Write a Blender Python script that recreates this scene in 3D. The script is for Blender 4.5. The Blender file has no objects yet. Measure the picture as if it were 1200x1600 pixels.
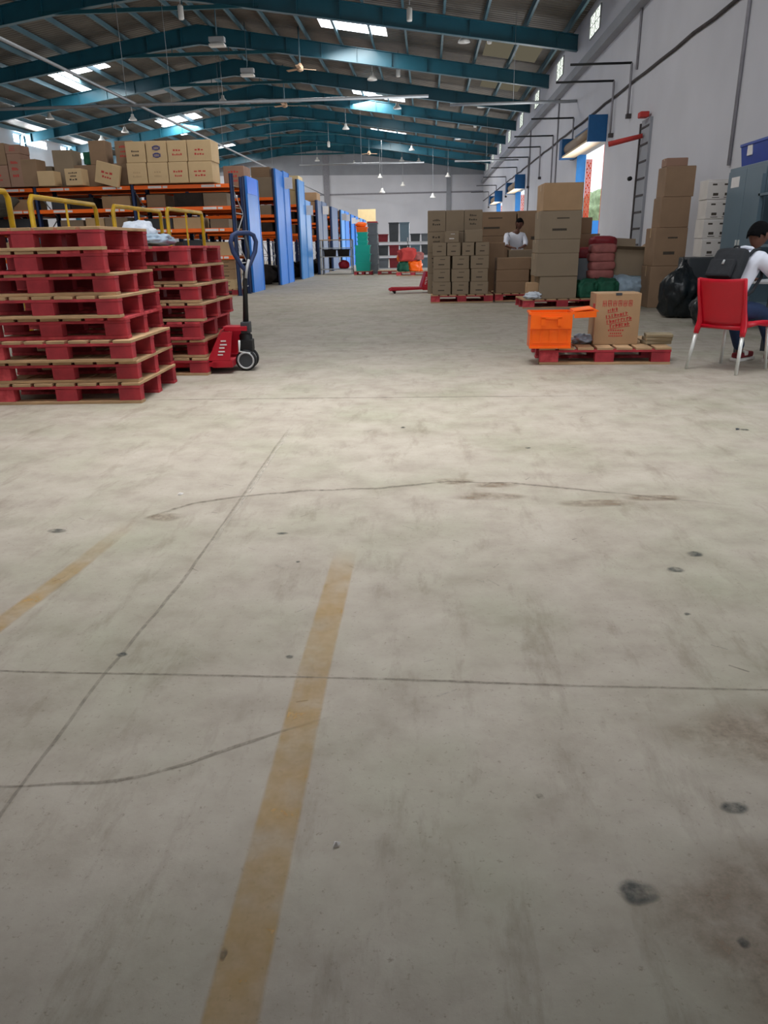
import bpy, bmesh, math, random
from mathutils import Vector, Matrix, noise

random.seed(7)
scene = bpy.context.scene
COL = scene.collection

# ---------------------------------------------------------------- camera
PITCH, YAW, ROLL = math.radians(19.870), math.radians(3.556), math.radians(-1.1)
cd = bpy.data.cameras.new('camera')
cam = bpy.data.objects.new('camera', cd)
COL.objects.link(cam)
w = Vector((-math.sin(YAW) * math.cos(PITCH), math.cos(YAW) * math.cos(PITCH), -math.sin(PITCH)))
r = Vector((math.cos(YAW), math.sin(YAW), 0))
u = r.cross(w)
r2 = r * math.cos(ROLL) + u * math.sin(ROLL)
u2 = -r * math.sin(ROLL) + u * math.cos(ROLL)
m = Matrix((r2, u2, -w)).transposed().to_4x4()
m.translation = (0, 0, 1.15)
cam.matrix_world = m
cd.sensor_fit = 'VERTICAL'
cd.sensor_height = 36
cd.lens = 1150 * 36 / 1600
cd.clip_end = 400
scene.camera = cam

# ---------------------------------------------------------------- light
scene.view_settings.view_transform = 'Standard'
scene.view_settings.look = 'None'
scene.view_settings.gamma = 1
scene.view_settings.use_curve_mapping = False
scene.view_settings.exposure = 0.2
scene.cycles.use_denoising = True
scene.cycles.max_bounces = 7
scene.cycles.diffuse_bounces = 4
scene.cycles.sample_clamp_indirect = 4
wd = bpy.data.worlds.new('sky')
scene.world = wd
wd.use_nodes = True
wd.node_tree.nodes['Background'].inputs[0].default_value = (0.86, 0.93, 1.0, 1)
wd.node_tree.nodes['Background'].inputs[1].default_value = 1.25


def area(name, loc, rot, sx, sy, power, col=(1, .97, .93), spread=180):
    l = bpy.data.lights.new(name, 'AREA')
    l.shape = 'RECTANGLE'
    l.size, l.size_y, l.energy, l.color = sx, sy, power, col
    l.spread = math.radians(spread)
    o = bpy.data.objects.new(name, l)
    o.location = loc
    o.rotation_euler = [math.radians(a) for a in rot]
    COL.objects.link(o)
    return o


# daylight at roof skylights and loading doors, plus added lights for the near floor
area('window_daylight', (-4, -1.3, 6.0), (90, 0, 0), 17, 4.4, 250, (1, .955, .90), 180)  # added light at an unseen opening high behind the camera
area('skylight_daylight', (-.1, 4.9, 8.4), (0, 0, 0), 5.5, 3.2, 100, (1, .98, .95), 52)  # added pool light over the near floor, spread narrowed to shape it
for (sx, sy, pw) in ((-3, 32.9, 420), (-3, 46.8, 520), (-3, 61.2, 800), (-16.2, 38.5, 420), (-16.2, 53, 520), (-16.4, 67, 800), (-3, 17.5, 480), (-16, 16, 420)):  # last pair has no roof panel, added to brighten wall and aisle
    area('skylight_daylight', (sx, sy, 10.15 - .155 * abs(sx + 9.5) - .2), (0, 9 if sx < -9 else -9, 0), 2.5, 2.4, pw, (1, .98, .95), 180)
for sy, pw in ((25.6, 420), (43, 600), (55, 900)):
    area('door_daylight', (4.95, sy, 1.7), (0, 90, 0), 3.0, 3.8, pw, (.95, .97, 1), 180)
for sy in (48, 54.5):
    area('window_daylight', (-23.9, sy, 7.3), (0, -75, 0), 1.0, 3.6, 700, (.97, .98, 1), 170)
area('door_daylight', (4.9, 4.6, 2.1), (0, 90, 0), 3.6, 3.4, 26, (.97, .98, 1), 180)  # added light at an unseen doorway beside the near floor


# ---------------------------------------------------------------- materials
def lin(c):
    return tuple(((x / 255) / 12.92 if x / 255 <= .04045 else ((x / 255 + .055) / 1.055) ** 2.4) for x in c)


MATS = {}


def mat(name, c, rough=.7, metal=0.0, var=.12, scale=8.0, bump=0.0, c2=None, emis=None, stretch=None, detail=6, spec=.4):
    if name in MATS:
        return MATS[name]
    mt = bpy.data.materials.new(name)
    mt.use_nodes = True
    nt = mt.node_tree
    b = nt.nodes['Principled BSDF']
    b.inputs['Roughness'].default_value = rough
    b.inputs['Metallic'].default_value = metal
    b.inputs['Specular IOR Level'].default_value = spec
    tc = nt.nodes.new('ShaderNodeTexCoord')
    mp = nt.nodes.new('ShaderNodeMapping')
    if stretch:
        mp.inputs['Scale'].default_value = stretch
    nz = nt.nodes.new('ShaderNodeTexNoise')
    nz.inputs['Scale'].default_value = scale
    nz.inputs['Detail'].default_value = detail
    nt.links.new(tc.outputs['Object'], mp.inputs[0])
    nt.links.new(mp.outputs[0], nz.inputs[0])
    cr = nt.nodes.new('ShaderNodeValToRGB')
    base = Vector(lin(c))
    if c2:
        lo, hi = Vector(lin(c2)), base
    else:
        lo, hi = base * (1 - var), base * (1 + var)
    cr.color_ramp.elements[0].position = .3
    cr.color_ramp.elements[1].position = .7
    cr.color_ramp.elements[0].color = (*lo, 1)
    cr.color_ramp.elements[1].color = (*[min(1, x) for x in hi], 1)
    nt.links.new(nz.outputs['Fac'], cr.inputs[0])
    nt.links.new(cr.outputs[0], b.inputs['Base Color'])
    if bump:
        bp = nt.nodes.new('ShaderNodeBump')
        bp.inputs['Strength'].default_value = bump
        bp.inputs['Distance'].default_value = .02
        nt.links.new(nz.outputs['Fac'], bp.inputs['Height'])
        nt.links.new(bp.outputs[0], b.inputs['Normal'])
    if emis:
        b.inputs['Emission Color'].default_value = (*lin(c), 1)
        b.inputs['Emission Strength'].default_value = emis
    MATS[name] = mt
    return mt


M = dict(
    wood=mat('pallet_wood', (180, 148, 112), .8, var=.22, scale=5, bump=.15, stretch=(1, 1, 6)),
    red=mat('pallet_red_paint', (184, 54, 64), .62, c2=(138, 38, 48), scale=7, bump=.1),
    redwear=mat('pallet_red_worn', (214, 84, 90), .7, c2=(160, 44, 54), scale=14, bump=.1),
    carton=mat('carton_board', (172, 140, 106), .85, var=.1, scale=2.5),
    carton_dark=mat('carton_board_brown', (142, 116, 92), .88, var=.12, scale=2.5),
    carton_grey=mat('carton_board_greyish', (140, 124, 104), .88, var=.08, scale=2),
    carton_pink=mat('carton_board_reddish', (150, 118, 100), .85, var=.1, scale=2.5),
    carton_light=mat('carton_board_light', (200, 172, 132), .85, var=.08, scale=2.5),
    cream=mat('cream_board', (232, 208, 158), .8, var=.05, scale=3),
    tape=mat('packing_tape', (178, 150, 112), .35, var=.05),
    ink_red=mat('red_print', (186, 62, 58), .8, var=.15, scale=60),
    ink_blue=mat('blue_print', (52, 62, 128), .8, var=.1, scale=30),
    ink_dark=mat('dark_print', (70, 62, 54), .85, var=.15, scale=30),
    orange=mat('orange_beam_paint', (255, 108, 26), .45, var=.08, scale=3),
    plastic_orange=mat('orange_plastic', (252, 104, 14), .4, var=.05, scale=4),
    blue=mat('blue_sheet_paint', (44, 126, 218), .4, var=.07, scale=2, spec=.5),
    bright_blue=mat('bright_blue_film', (16, 120, 250), .35, var=.04),
    pale_blue=mat('pale_blue_sheet', (92, 160, 232), .35, var=.06),
    navy=mat('navy_upright_paint', (38, 56, 96), .5, var=.12, scale=5),
    steel_blue=mat('dull_blue_panel', (66, 92, 132), .5, var=.12, scale=4),
    grey=mat('grey_plastic', (98, 104, 110), .6, var=.1, scale=4),
    dgrey=mat('dark_grey_plastic', (60, 64, 68), .6, var=.15, scale=4),
    lgrey=mat('light_grey_paint', (176, 178, 180), .55, var=.05),
    white=mat('white_paint', (228, 228, 226), .55, var=.03),
    label=mat('white_label', (226, 222, 220), .6, var=.05, scale=20),
    black=mat('black_rubber', (24, 26, 28), .6, var=.2, scale=12),
    dark=mat('dark_contents', (46, 40, 36), .85, var=.4, scale=4),
    teal=mat('teal_crate_plastic', (12, 170, 148), .45, var=.06, scale=4),
    green=mat('green_bag', (24, 84, 62), .7, var=.25, scale=9, bump=.3),
    yellow=mat('yellow_tube_paint', (226, 178, 28), .45, c2=(176, 138, 30), scale=4),
    rafter=mat('teal_rafter_paint', (26, 90, 108), .38, var=.14, scale=1.2, spec=.6),
    tie=mat('teal_tie_paint', (20, 84, 96), .5, var=.12, scale=2),
    purlin=mat('purlin_paint', (84, 116, 128), .5, var=.12, scale=1.5),
    galv=mat('galvanised_pipe', (168, 172, 176), .45, .3, var=.08),
    wallpaint=mat('lavender_grey_wall', (204, 204, 210), .9, var=.045, scale=.7, bump=.03, detail=9),
    wallband=mat('grey_blue_wainscot', (92, 116, 126), .8, var=.08, scale=2),
    ledge=mat('grey_ledge', (150, 152, 158), .85, var=.08, scale=1),
    wall_line=mat('wall_conduit_grey', (140, 138, 144), .8, var=.1),
    cable=mat('wall_cable', (70, 64, 64), .8, var=.25, scale=6),
    doorblue=mat('blue_shutter_box', (12, 84, 138), .45, var=.08),
    jamb=mat('bright_blue_jamb', (70, 160, 250), .5, var=.04),
    gate=mat('orange_red_gate', (238, 92, 60), .5, var=.06),
    shutter=mat('shutter_roll', (150, 128, 104), .5, var=.15, scale=3, stretch=(1, .2, 6)),
    shutter2=mat('shutter_cream', (214, 190, 156), .5, var=.06),
    chair_red=mat('red_chair_plastic', (196, 12, 38), .36, var=.03, spec=.5),
    alu=mat('pale_aluminium', (214, 216, 212), .35, .25, var=.04),
    cabinet=mat('blue_grey_steel', (92, 112, 124), .45, var=.05, scale=2),
    binblue=mat('royal_blue_plastic', (18, 58, 152), .45, var=.1),
    whitebox=mat('white_carton', (206, 200, 194), .75, var=.05, scale=5),
    bag_black=mat('black_bin_bag', (17, 24, 28), .32, var=.35, scale=10, bump=.6),
    bag_white=mat('white_plastic_bag', (204, 212, 222), .4, var=.1, scale=12, bump=.6),
    bag_bluewhite=mat('pale_blue_bag', (150, 170, 186), .45, var=.16, scale=12, bump=.6),
    sack_pink=mat('pink_pack', (150, 88, 84), .7, var=.18, scale=8, bump=.3),
    pack_red=mat('red_pallet_truck', (176, 26, 44), .4, var=.1, scale=6),
    tarp=mat('olive_tarpaulin', (70, 66, 58), .8, var=.2, scale=4, bump=.4),
    skin=mat('brown_skin', (98, 62, 48), .55, var=.06),
    hair=mat('black_hair', (9, 9, 11), .85, var=.3, scale=40, bump=.3, spec=.1),
    shirt=mat('white_shirt', (222, 226, 238), .8, var=.03, scale=6, bump=.2),
    jeans=mat('navy_jeans', (34, 52, 86), .85, var=.15, scale=30),
    rucksack=mat('black_rucksack', (30, 33, 38), .75, var=.2, scale=20, bump=.2),
    foam=mat('shoe_white', (220, 218, 214), .5, var=.05),
    shoe=mat('maroon_shoe', (120, 30, 38), .55, var=.1),
    paper=mat('paper_stack', (176, 160, 128), .85, c2=(120, 108, 88), scale=3, stretch=(1, 1, 30)),
    lampw=mat('lamp_white', (236, 234, 228), .4, var=.02),
    lampb=mat('lamp_beige', (190, 160, 132), .5, var=.05),
)


def emit_mat(name, c, strength):
    mt = bpy.data.materials.new(name)
    mt.use_nodes = True
    nt = mt.node_tree
    nt.nodes.clear()
    e = nt.nodes.new('ShaderNodeEmission')
    e.inputs[0].default_value = (*lin(c), 1)
    e.inputs[1].default_value = strength
    o = nt.nodes.new('ShaderNodeOutputMaterial')
    nt.links.new(e.outputs[0], o.inputs[0])
    return mt


M['sky_sheet'] = emit_mat('daylit_skylight_sheet', (244, 248, 255), 5.0)
M['sky_dim'] = emit_mat('daylit_dim_skylight_sheet', (150, 142, 120), .32)
M['sky_grey'] = emit_mat('daylit_grimy_skylight_sheet', (150, 148, 146), .42)  # glow standing in for reflections on the roof sheets
M['vent'] = emit_mat('daylit_vent_glass', (226, 236, 222), 1.7)


def corrugated():
    mt = mat('roof_sheet', (96, 89, 80), .55, var=.3, scale=.8, stretch=(1, 1, 1))
    nt = mt.node_tree
    b = nt.nodes['Principled BSDF']
    tc = nt.nodes.new('ShaderNodeTexCoord')
    wv = nt.nodes.new('ShaderNodeTexWave')
    wv.bands_direction = 'Y'
    wv.inputs['Scale'].default_value = 1.4
    bp = nt.nodes.new('ShaderNodeBump')
    bp.inputs['Strength'].default_value = .6
    bp.inputs['Distance'].default_value = .05
    nt.links.new(tc.outputs['Object'], wv.inputs[0])
    nt.links.new(wv.outputs['Fac'], bp.inputs['Height'])
    nt.links.new(bp.outputs[0], b.inputs['Normal'])
    b.inputs['Metallic'].default_value = .25
    return mt


M['roof'] = corrugated()


def patch_mat():
    return mat('pale_roof_sheet', (176, 172, 164), .4, .3, var=.2, scale=1.5)


def floor_mat():
    mt = bpy.data.materials.new('dusty_concrete')
    mt.use_nodes = True
    nt = mt.node_tree
    b = nt.nodes['Principled BSDF']
    tc = nt.nodes.new('ShaderNodeTexCoord')

    def nz(scale, det=8, rough=.6, st=None):
        n = nt.nodes.new('ShaderNodeTexNoise')
        n.inputs['Scale'].default_value = scale
        n.inputs['Detail'].default_value = det
        n.inputs['Roughness'].default_value = rough
        if st:
            mp = nt.nodes.new('ShaderNodeMapping')
            mp.inputs['Scale'].default_value = st
            nt.links.new(tc.outputs['Object'], mp.inputs[0])
            nt.links.new(mp.outputs[0], n.inputs[0])
        else:
            nt.links.new(tc.outputs['Object'], n.inputs[0])
        return n

    def ramp(fac, stops):
        cr = nt.nodes.new('ShaderNodeValToRGB')
        while len(cr.color_ramp.elements) < len(stops):
            cr.color_ramp.elements.new(.5)
        for e, (p, c) in zip(cr.color_ramp.elements, stops):
            e.position = p
            e.color = (*lin(c), 1)
        nt.links.new(fac, cr.inputs[0])
        return cr

    def mixc(f, a, c, mode='MIX', fv=None):
        mx = nt.nodes.new('ShaderNodeMix')
        mx.data_type = 'RGBA'
        mx.blend_type = mode
        if f is not None:
            nt.links.new(f, mx.inputs[0])
        else:
            mx.inputs[0].default_value = fv
        nt.links.new(a, mx.inputs[6])
        nt.links.new(c, mx.inputs[7])
        return mx.outputs[2]
    big = ramp(nz(.9, 6).outputs['Fac'], [(.3, (150, 141, 128)), (.55, (166, 158, 145)), (.75, (176, 168, 154))])
    mid = ramp(nz(5, 9, .65).outputs['Fac'], [(.32, (136, 126, 114)), (.5, (166, 158, 146)), (.7, (184, 178, 166))])
    c = mixc(None, big.outputs[0], mid.outputs[0], fv=.45)
    green = ramp(nz(1.3, 3).outputs['Fac'], [(.45, (255, 255, 255)), (.75, (232, 240, 228))])
    c = mixc(None, c, green.outputs[0], 'MULTIPLY', 1)
    # pits and grit
    vo = nz(60, 3, .8)
    grit = ramp(vo.outputs['Fac'], [(.28, (176, 168, 160)), (.4, (255, 255, 255))])
    c = mixc(None, c, grit.outputs[0], 'MULTIPLY', .6)
    # trolley scuffs
    sc = nz(3.2, 8, .7, (2.2, .55, 1))
    scr = ramp(sc.outputs['Fac'], [(.34, (206, 200, 192)), (.46, (255, 255, 255))])
    c = mixc(None, c, scr.outputs[0], 'MULTIPLY', .55)
    nt.links.new(c, b.inputs['Base Color'])
    rr = nt.nodes.new('ShaderNodeMapRange')
    rr.inputs[3].default_value = .5
    rr.inputs[4].default_value = .8
    nt.links.new(sc.outputs['Fac'], rr.inputs[0])
    nt.links.new(rr.outputs[0], b.inputs['Roughness'])
    b.inputs['Specular IOR Level'].default_value = .35
    bp = nt.nodes.new('ShaderNodeBump')
    bp.inputs['Strength'].default_value = .25
    bp.inputs['Distance'].default_value = .008
    nt.links.new(nz(14, 10, .7).outputs['Fac'], bp.inputs['Height'])
    nt.links.new(bp.outputs[0], b.inputs['Normal'])
    return mt


def worn_mat(name, c, thr0, thr1, scale, amax=1.0):
    """paint or stain on the slab, worn through where the noise is low"""
    mt = bpy.data.materials.new(name)
    mt.use_nodes = True
    nt = mt.node_tree
    b = nt.nodes['Principled BSDF']
    b.inputs['Base Color'].default_value = (*lin(c), 1)
    b.inputs['Roughness'].default_value = .75
    at = nt.nodes.new('ShaderNodeAttribute')
    at.attribute_name = 'cover'
    tc = nt.nodes.new('ShaderNodeTexCoord')
    n = nt.nodes.new('ShaderNodeTexNoise')
    n.inputs['Scale'].default_value = scale
    n.inputs['Detail'].default_value = 8
    n.inputs['Roughness'].default_value = .7
    nt.links.new(tc.outputs['Object'], n.inputs[0])
    mr = nt.nodes.new('ShaderNodeMapRange')
    mr.inputs[1].default_value = thr0
    mr.inputs[2].default_value = thr1
    mr.inputs[4].default_value = amax
    nt.links.new(n.outputs['Fac'], mr.inputs[0])
    mu = nt.nodes.new('ShaderNodeMath')
    mu.operation = 'MULTIPLY'
    nt.links.new(mr.outputs[0], mu.inputs[0])
    nt.links.new(at.outputs['Fac'], mu.inputs[1])
    nt.links.new(mu.outputs[0], b.inputs['Alpha'])
    return mt


M['floor'] = floor_mat()
M['yline'] = worn_mat('worn_yellow_line', (190, 152, 84), .25, .7, 7, .62)
M['crackm'] = worn_mat('hairline_crack', (100, 88, 74), .3, .65, 25, .55)
M['jointm'] = worn_mat('saw_cut_joint', (120, 112, 100), .25, .65, 25, .45)
M['scuffl'] = worn_mat('pale_scuff', (190, 184, 172), .3, .6, 25, .45)
M['oil'] = worn_mat('oil_stain', (60, 66, 64), .3, .6, 30, .72)
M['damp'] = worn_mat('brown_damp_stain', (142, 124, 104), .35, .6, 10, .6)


# ---------------------------------------------------------------- mesh helpers
def tag(o, label=None, cat=None, group=None, kind=None):
    if label:
        o['label'] = label
    if cat:
        o['category'] = cat
    if group:
        o['group'] = group
    if kind:
        o['kind'] = kind
    return o


def empty(name, loc=(0, 0, 0), rz=0.0, label=None, cat=None, group=None):
    o = bpy.data.objects.new(name, None)
    o.location = loc
    o.rotation_euler = (0, 0, rz)
    o.empty_display_size = .1
    COL.objects.link(o)
    return tag(o, label, cat, group)


def copy_tree(o, parent=None):
    c = o.copy()
    COL.objects.link(c)
    if parent:
        c.parent = parent
    for ch in list(o.children):
        copy_tree(ch, c)
    return c


class MB:
    """collects shapes; build() links them as one mesh object"""

    def __init__(s):
        s.v, s.f, s.smooth = [], [], []

    def add(s, vs, fs, sm=False):
        n = len(s.v)
        s.v += [tuple(x) for x in vs]
        for f in fs:
            s.f.append([i + n for i in f])
            s.smooth.append(sm)
        return s

    def box(s, x0, x1, y0, y1, z0, z1, M4=None, bev=0.0):
        if bev > 0:
            bm = bmesh.new()
            bmesh.ops.create_cube(bm, size=1)
            for v in bm.verts:
                v.co = Vector(((x0 + x1) / 2 + v.co.x * (x1 - x0), (y0 + y1) / 2 + v.co.y * (y1 - y0), (z0 + z1) / 2 + v.co.z * (z1 - z0)))
            bmesh.ops.bevel(bm, geom=bm.edges[:], offset=bev, segments=2, affect='EDGES', profile=.6)
            bm.verts.index_update()
            vs = [v.co.copy() for v in bm.verts]
            fs = [[v.index for v in f.verts] for f in bm.faces]
            bm.free()
        else:
            vs = [Vector(c) for c in ((x0, y0, z0), (x1, y0, z0), (x1, y1, z0), (x0, y1, z0), (x0, y0, z1), (x1, y0, z1), (x1, y1, z1), (x0, y1, z1))]
            fs = [(0, 3, 2, 1), (4, 5, 6, 7), (0, 1, 5, 4), (1, 2, 6, 5), (2, 3, 7, 6), (3, 0, 4, 7)]
        if M4 is not None:
            vs = [M4 @ v for v in vs]
        return s.add(vs, fs)

    def tube(s, pts, rad, n=10, caps=True):
        pts = [Vector(p) for p in pts]
        rs = rad if isinstance(rad, (list, tuple)) else [rad] * len(pts)
        rings, prev = [], None
        for i, p in enumerate(pts):
            d = (pts[min(i + 1, len(pts) - 1)] - pts[max(i - 1, 0)]).normalized()
            a = prev if prev is not None else (Vector((0, 0, 1)) if abs(d.z) < .9 else Vector((1, 0, 0)))
            a = (a - d * a.dot(d)).normalized()
            prev = a
            b = d.cross(a)
            rings.append([p + (a * math.cos(2 * math.pi * k / n) + b * math.sin(2 * math.pi * k / n)) * rs[i] for k in range(n)])
        vs = [v for rg in rings for v in rg]
        fs = [(i * n + k, i * n + (k + 1) % n, (i + 1) * n + (k + 1) % n, (i + 1) * n + k) for i in range(len(pts) - 1) for k in range(n)]
        s.add(vs, fs, True)
        if caps:
            m_ = len(s.v) - len(vs)
            s.f.append([m_ + k for k in reversed(range(n))])
            s.smooth.append(False)
            s.f.append([m_ + (len(pts) - 1) * n + k for k in range(n)])
            s.smooth.append(False)
        return s

    def lathe(s, prof, c=(0, 0, 0), n=20, axis='Z'):
        vs = []
        for (rr, h) in prof:
            for k in range(n):
                a = 2 * math.pi * k / n
                x, y = rr * math.cos(a), rr * math.sin(a)
                p = {'Z': (x, y, h), 'X': (h, x, y), 'Y': (x, h, y)}[axis]
                vs.append((p[0] + c[0], p[1] + c[1], p[2] + c[2]))
        fs = [(i * n + k, i * n + (k + 1) % n, (i + 1) * n + (k + 1) % n, (i + 1) * n + k) for i in range(len(prof) - 1) for k in range(n)]
        fs += [list(reversed(range(n))), [(len(prof) - 1) * n + k for k in range(n)]]
        return s.add(vs, fs, True)

    def prism(s, poly, vec, M4=None):
        """polygon (list of 3D points) extruded by vec"""
        a = [Vector(p) for p in poly]
        b = [p + Vector(vec) for p in a]
        n = len(a)
        vs = a + b
        if M4 is not None:
            vs = [M4 @ v for v in vs]
        return s.add(vs, [list(reversed(range(n))), list(range(n, 2 * n))] + [(k, (k + 1) % n, n + (k + 1) % n, n + k) for k in range(n)])

    def build(s, name, m_, parent=None, label=None, cat=None, group=None, kind=None, bevel=0.0, loc=None, rot=None):
        me = bpy.data.meshes.new(name)
        me.from_pydata(s.v, [], s.f)
        me.polygons.foreach_set('use_smooth', s.smooth)
        me.validate()
        bm = bmesh.new()
        bm.from_mesh(me)
        bmesh.ops.recalc_face_normals(bm, faces=bm.faces[:])
        bm.to_mesh(me)
        bm.free()
        me.materials.append(m_)
        o = bpy.data.objects.new(name, me)
        COL.objects.link(o)
        if parent:
            o.parent = parent
        if loc:
            o.location = loc
        if rot:
            o.rotation_euler = rot
        if bevel:
            bv = o.modifiers.new('b', 'BEVEL')
            bv.width, bv.segments = bevel, 2
            bv.limit_method = 'ANGLE'
        return tag(o, label, cat, group, kind)


def boxobj(name, m_, x0, x1, y0, y1, z0, z1, parent=None, bev=0.0, **k):
    return MB().box(x0, x1, y0, y1, z0, z1, bev=bev).build(name, m_, parent, **k)


def blob(name, m_, size, parent=None, seed=0, amp=.12, freq=2.0, flat=True, sub=4, pw=1.0, shape=None, **k):
    """a soft bag-like lump, its base on z = 0"""
    bm = bmesh.new()
    bmesh.ops.create_icosphere(bm, subdivisions=sub, radius=1)
    for v in bm.verts:
        p = v.co.copy()
        d = noise.fractal(p * freq + Vector((seed * 3.1, seed, 0)), 1.0, 2.0, 4)
        crease = abs(noise.noise(p * freq * 2.5 + Vector((seed, 7, 3))))
        q = Vector([math.copysign(abs(c) ** pw, c) for c in p]) * (1 + amp * d - amp * .6 * crease)
        if shape:
            q = shape(q)
        if flat and q.z < -.7:
            q.z = -.7 + (q.z + .7) * .15
        v.co = Vector((q.x * size[0] / 2, q.y * size[1] / 2, (q.z + .745) * size[2] / 1.745))
    me = bpy.data.meshes.new(name)
    bm.to_mesh(me)
    bm.free()
    me.polygons.foreach_set('use_smooth', [True] * len(me.polygons))
    me.materials.append(m_)
    o = bpy.data.objects.new(name, me)
    COL.objects.link(o)
    if parent:
        o.parent = parent
    lb = {kk: k.pop(kk) for kk in ('label', 'cat', 'group', 'kind') if kk in k}
    if 'loc' in k:
        o.location = k['loc']
    if 'rot' in k:
        o.rotation_euler = k['rot']
    return tag(o, **lb)


ORD = ['first', 'second', 'third', 'fourth', 'fifth', 'sixth', 'seventh', 'eighth', 'ninth', 'tenth', 'eleventh', 'twelfth',
       'thirteenth', 'fourteenth', 'fifteenth', 'sixteenth', 'seventeenth', 'eighteenth', 'nineteenth', 'twentieth', 'twenty-first', 'twenty-second']

# ================================================================ SETTING
XW, XL, YB = 5.0, -24.0, 72.5
RX, RZ, SL = -9.5, 10.15, 0.155      # ridge x, underside of sheet at ridge, slope


def roofz(x):
    return RZ - SL * abs(x - RX)


floor = MB()
floor.add([(XL, -6, 0), (9.5, -6, 0), (9.5, YB + .3, 0), (XL, YB + .3, 0), (XL, -6, -.3), (9.5, -6, -.3), (9.5, YB + .3, -.3), (XL, YB + .3, -.3)],
          [(0, 1, 2, 3), (7, 6, 5, 4), (0, 4, 5, 1), (1, 5, 6, 2), (2, 6, 7, 3), (3, 7, 4, 0)])
floor = floor.build('floor', M['floor'], kind='structure')


def strip(name, pts, wid, m_, fade0=.0, fade1=.0, jit=0.0, z=.0015, soft=.35):
    """thin painted or cut strip following pts on the slab; 'cover' fades its edges and ends"""
    P = []
    for a, b in zip(pts[:-1], pts[1:]):
        a, b = Vector((*a, 0)), Vector((*b, 0))
        n = max(2, int((b - a).length / max(.04, (b - a).length / 40)))
        for i in range(n):
            P.append(a.lerp(b, i / n))
    P.append(Vector((*pts[-1], 0)))
    L = [0]
    for i in range(1, len(P)):
        L.append(L[-1] + (P[i] - P[i - 1]).length)
    T = L[-1]
    vs, fs, cov = [], [], []
    for i, p in enumerate(P):
        d = (P[min(i + 1, len(P) - 1)] - P[max(i - 1, 0)]).normalized()
        nn = Vector((-d.y, d.x, 0))
        o = noise.noise(p * 9) * jit
        ww = wid * (1 + .5 * (jit > 0) * noise.noise(p * 5 + Vector((3, 3, 3))))
        e = 1.0
        if fade0:
            e = min(e, L[i] / fade0)
        if fade1:
            e = min(e, (T - L[i]) / fade1)
        for t, cc in ((-.5, 0), (-.5 + soft / 2, 1), (.5 - soft / 2, 1), (.5, 0)):
            q = p + nn * (t * ww + o)
            vs.append((q.x, q.y, z))
            cov.append(cc * max(0, e))
    for i in range(len(P) - 1):
        for k in range(3):
            fs.append((i * 4 + k, i * 4 + k + 1, i * 4 + k + 5, i * 4 + k + 4))
    me = bpy.data.meshes.new(name)
    me.from_pydata(vs, [], fs)
    at = me.attributes.new('cover', 'FLOAT', 'POINT')
    at.data.foreach_set('value', cov)
    me.materials.append(m_)
    ob = bpy.data.objects.new(name, me)
    COL.objects.link(ob)
    ob.parent = floor
    return ob


def blotch(name, x, y, rx, ry, m_, seed=0, z=.002):
    n = 28
    vs, cov = [(x, y, z)], [1.0]
    for ring, cc in ((.6, 1.0), (1.0, 0.0)):
        for k in range(n):
            a = 2 * math.pi * k / n
            rr = ring * (1 + .3 * noise.noise(Vector((math.cos(a) * .9 + seed * 5, math.sin(a) * .9, seed))))
            vs.append((x + rx * rr * math.cos(a), y + ry * rr * math.sin(a), z))
            cov.append(cc)
    fs = [(0, 1 + k, 1 + (k + 1) % n) for k in range(n)] + [(1 + k, 1 + n + k, 1 + n + (k + 1) % n, 1 + (k + 1) % n) for k in range(n)]
    me = bpy.data.meshes.new(name)
    me.from_pydata(vs, [], fs)
    at = me.attributes.new('cover', 'FLOAT', 'POINT')
    at.data.foreach_set('value', cov)
    me.materials.append(m_)
    ob = bpy.data.objects.new(name, me)
    COL.objects.link(ob)
    ob.parent = floor
    return ob


tag(strip('painted_line', [(-.305, .2), (-.31, .8), (-.325, 1.8), (-.325, 2.75)], .098, M['yline'], 0, .4, 0, soft=.16), 'worn yellow painted line near the middle')
tag(strip('painted_line', [(-1.5, .9), (-1.42, 1.95), (-1.36, 2.5), (-1.32, 3.1)], .085, M['yline'], 0, .7, 0, soft=.3), 'fainter yellow painted line on the left')
strip('slab_joint', [(-3.4, 1.82), (-1.24, 1.8), (-.12, 1.79), (.41, 1.77), (2.6, 1.745)], .011, M['crackm'], jit=.003)
strip('slab_joint', [(-2.3, 5.85), (-.87, 5.88), (1.8, 5.9)], .035, M['jointm'], .3, 1.2, .004)
strip('slab_joint', [(-.93, 5.01), (-.93, 4.32), (-.91, 3.4), (-.9, 2.41), (-.93, 1.77), (-.92, .6)], .014, M['jointm'], .6, .3, .004)
strip('pale_seam', [(-.915, 4.9), (-.91, 4.32), (-.893, 3.4), (-.885, 2.6)], .022, M['scuffl'], .3, .6, .004)
strip('crack', [(-1.3, 3.07), (-1.13, 3.29), (-.91, 3.4), (-.63, 3.48), (-.22, 3.53), (.11, 3.64), (.43, 3.61), (.74, 3.51), (1.02, 3.41), (1.5, 3.24)], .026, M['crackm'], .2, .8, .012)
strip('crack', [(-1.5, 1.31), (-.97, 1.32), (-.76, 1.34), (-.65, 1.37), (-.56, 1.42), (-.47, 1.48), (-.37, 1.54), (-.24, 1.61)], .012, M['crackm'], .2, .2, .006)
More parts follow.
